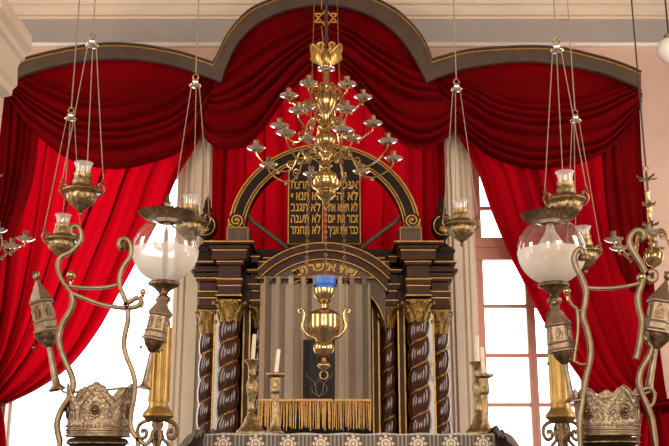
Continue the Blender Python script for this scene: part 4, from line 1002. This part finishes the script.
def finial(ptop, pfoot, Y, label, fw=1.0, rot=.3):
    a, b_ = P(*ptop, Y), P(*pfoot, Y); ax = (a - b_); Ln = ax.length; k = Ln / 108.0
    M_ = Matrix.Translation(b_) @ ax.to_track_quat('Z', 'Y').to_matrix().to_4x4() @ Matrix.Rotation(rot, 4, 'Z')
    t = thing('torah_finial', label, 'finial', tuple(b_), 'silver tower finials beside the crowns')
    b = MB(M_).lathe([(7 * k, -1 * k), (7.5 * k, 0), (6 * k, 1.5 * k), (3.8 * k, 4 * k), (3.2 * k, 10 * k), (2.6 * k, 28 * k), (2.3 * k, 41 * k)], n=20); b.build('stem', SILVER, t)
    b = MB(M_).lathe([(2.4 * k, 38 * k), (5 * k, 40 * k), (5.5 * k, 41.5 * k), (8.5 * k, 45 * k), (10.5 * k, 49.5 * k), (11 * k, 51.5 * k)], n=40, rf=lambda q, z: 1 + .03 * cos(12 * q)); b.build('domed_underside', BRONZE, t)
    def hexa(pr, mb):
        return mb.lathe([(r_ * k, z_ * k) for r_, z_ in pr], n=6)
    fwk = fw
    b = hexa([(11 * fwk, 51), (14.2 * fwk, 51.5), (14.2 * fwk, 53), (12 * fwk, 55), (12.2 * fwk, 60), (13 * fwk, 61), (11.2 * fwk, 62), (11 * fwk, 78), (12.6 * fwk, 79), (13 * fwk, 80.5), (12.2 * fwk, 81)], MB(M_)); b.build('hexagonal_tower', SILVER, t, smooth=False, bevel=.0012)
    b = hexa([(12.8 * fwk, 81), (9.5 * fwk, 86.5), (2.2, 99.5), (1.4, 101)], MB(M_)); b.build('pyramid_roof', SILVER, t, smooth=False, bevel=.0012)
    b = MB(M_).lathe([(1.4 * k, 100 * k), (2 * k, 102 * k), (3.4 * k, 103 * k), (3 * k, 107 * k), (3.9 * k, 108.5 * k), (3.4 * k, 108.5 * k), (.2 * k, 105 * k)], n=8); b.build('crowning_bud', BRONZE, t)
    # arcade windows on each face and bells at the corners
    for i in range(6):
        a_ = 2 * PI * (i + .5) / 6; q = Vector((cos(a_), sin(a_), 0)); s_ = Vector((-sin(a_), cos(a_), 0)); c0 = q * (11.1 * fwk * cos(PI / 6)) * k + Vector((0, 0, 64 * k))
        pts = [c0 + s_ * 3.4 * k, c0 + s_ * 3.4 * k + Vector((0, 0, 7 * k)), c0 + s_ * 1.6 * k + Vector((0, 0, 10.5 * k)), c0 + Vector((0, 0, 12.5 * k)), c0 - s_ * 1.6 * k + Vector((0, 0, 10.5 * k)), c0 - s_ * 3.4 * k + Vector((0, 0, 7 * k)), c0 - s_ * 3.4 * k]
        b = MB(M_); b.tube(pts, .6 * k, 5, True)
        b.add([p + q * .1 * k for p in pts], [tuple(range(len(pts)))], 1)
        b.tube([c0 + Vector((0, 0, 1 * k)) + q * .5 * k, c0 + Vector((0, 0, 9 * k)) + q * .5 * k], .8 * k, 6); b.build('arched_window', [SILVER, BRONZE], t)
    for i in (0, 2, 4):
        a_ = 2 * PI * i / 6; p0 = M_ @ Vector((13.8 * fwk * k * cos(a_), 13.8 * fwk * k * sin(a_), 51 * k))
        b = MB().tube([p0, p0 - Vector((0, 0, 8 * k))], .25 * k, 5); b.sphere(p0 - Vector((0, 0, 9.5 * k)), 1.7 * k, 10); b.build('hanging_bell', BRONZE, t)
    return t, b_
fin = [((36, 273), (57, 389), 'silver tower finial leaning left beside the left crown, against the red curtain', .92),
       ((165, 289), (144, 388), 'silver tower finial leaning right between the left crown and the brass post', 1.0),
       ((553, 299), (572, 401), 'silver tower finial leaning left between the right brass post and crown', 1.15),
       ((668, 273), (648, 392), 'silver tower finial leaning right at the right edge of the picture', 1.1)]
feet = []
for i, (a_, b_, lab, fw) in enumerate(fin):
    t, p = finial(a_, b_, YF + (.03, .03, -.03, -.03)[i], lab, fw, (.25, -.2, .2, .1)[i]); feet.append(p)

# ================================================================== FLAT SCROLLED HOLDERS AROUND THE CASES
STR = mat('dull_brass_bar', (.29, .21, .135), .45, .9, var=.35, scale=30)
def bars(label, loc, rows, balls, cups, Y, ground):
    t = thing('scrolled_holder', label, 'stand', (loc[0], Y, DZ), 'scrolled brass holders')
    for pts, wd, th in rows:
        c_ = pxc(pts, Y, 7); n_ = len(c_)
        MB().strip(c_, wd * kf, th * kf).build('scrolled_bar', STR, t)
    for (x, y, r_) in balls:
        c_ = P(x, y, Y); b = MB().sphere(c_, r_ * kf, 14); b.lathe([(r_ * .45 * kf, -r_ * .9 * kf), (r_ * .8 * kf, -r_ * 1.25 * kf), (r_ * .35 * kf, -r_ * 1.6 * kf), (r_ * .35 * kf, -r_ * 2.6 * kf)], c_, 12); b.build('ball_knob', BRASS, t)
    for (x, y, r_) in cups:
        c_ = P(x, y, Y); b = MB().lathe([(r_ * kf, 0), (r_ * .96 * kf, .6 * kf), (r_ * .8 * kf, r_ * .75 * kf), (r_ * .45 * kf, r_ * 1.15 * kf), (r_ * .2 * kf, r_ * 1.35 * kf), (r_ * .3 * kf, r_ * 1.5 * kf), (r_ * .6 * kf, r_ * 1.8 * kf), (r_ * .05 * kf, r_ * 1.85 * kf)], c_, 18); b.build('bell_cup', BRASSD, t)
    for (x, y) in ground:
        p = P(x, y, Y); b = MB().strip([(p.x, Y, p.z + .01), (p.x, Y, (p.z + DZ) / 2), (p.x, Y, DZ)], 6 * kf, 4 * kf); b.lathe([(8 * kf, 0), (8 * kf, 2 * kf), (3 * kf, 4 * kf)], (p.x, Y, DZ), 16); b.build('upright', STR, t)
    return t
YB = YF - .06
bars('brass holder of curling flat bars rising around the left crown', P(98, 440, YB),
     [([(76, 236), (72, 233), (72, 228), (77, 226), (81, 232), (80, 242), (71, 252), (61, 257), (58, 266), (61, 278), (67, 287), (72, 293), (84, 298), (100, 304), (115, 307), (128, 308), (138, 306), (141, 301), (137, 298), (131, 301), (124, 306)], 6, 4),
      [[(66, 285), (76, 287), (92, 288), (108, 287), (120, 284)], 5, 3.2],
      [[(71, 294), (73, 301), (70, 311), (64, 321), (60, 331), (59, 341), (62, 353), (67, 365), (72, 377), (73, 387), (69, 398), (61, 411), (57, 425), (60, 442)], 6.5, 5],
      [[(121, 250), (119, 244), (122, 239), (128, 240), (131, 247), (130, 257), (124, 266), (120, 276), (120, 287), (124, 297), (127, 306), (128, 320), (125, 334), (124, 346), (127, 358), (132, 370), (135, 383), (134, 398), (131, 414), (131, 428), (138, 439), (146, 444), (152, 438)], 6, 4.2],
      [[(60, 387), (64, 392), (74, 392), (90, 391), (106, 390), (122, 388), (136, 387), (146, 388)], 3, 2.2],
      [[(141, 296), (143, 303), (141, 308)], 3, 2.2]],
     [(71, 275, 4.2), (143, 292, 3.2)], [(123.5, 249, 6)], YB, [(60, 440), (138, 440)])
bars('brass holder of curling flat bars rising around the right crown', P(608, 440, YB),
     [([(583, 254), (580, 249), (576, 252), (574, 259), (577, 269), (582, 279), (586, 291), (585, 303), (583, 316), (587, 330), (590, 344), (590, 360), (586, 378), (583, 398), (580, 420), (580, 442)], 6.5, 5),
      [[(587, 288), (600, 288.5), (614, 288), (628, 286), (640, 283)], 5, 3.6],
      [[(641, 240), (644, 236), (641, 231), (635, 231), (630, 237), (630, 245), (635, 255), (641, 264), (646, 274), (650, 281), (655, 279), (655, 273), (650, 272), (644, 277), (641, 286), (638, 296), (639, 308), (642, 320), (641, 334), (639, 347), (636, 359)], 6.5, 5.4],
      [[(652, 348), (648, 358), (642, 368), (639, 380), (641, 392), (647, 406), (652, 421), (655, 442)], 6.5, 5],
      [[(641, 391), (648, 388), (654, 394), (653, 403), (648, 408)], 5, 3],
      [[(568, 292), (569, 300), (573, 306), (577, 310), (578, 324), (577, 340), (575, 352), (574, 362)], 3.4, 2.8],
      [[(640, 330), (646, 340), (652, 348)], 5, 3.4],
      [[(577, 310), (581, 311), (584, 312)], 3, 2.4], [[(574, 361), (580, 364), (588, 364)], 3, 2.4],
      [[(571, 401), (580, 400), (596, 399), (620, 397), (642, 394), (650, 392)], 3, 2.2]],
     [(567, 291, 3.6), (641, 277, 4.4)], [(583.5, 260, 6)], YB, [(580, 440), (655, 440)])
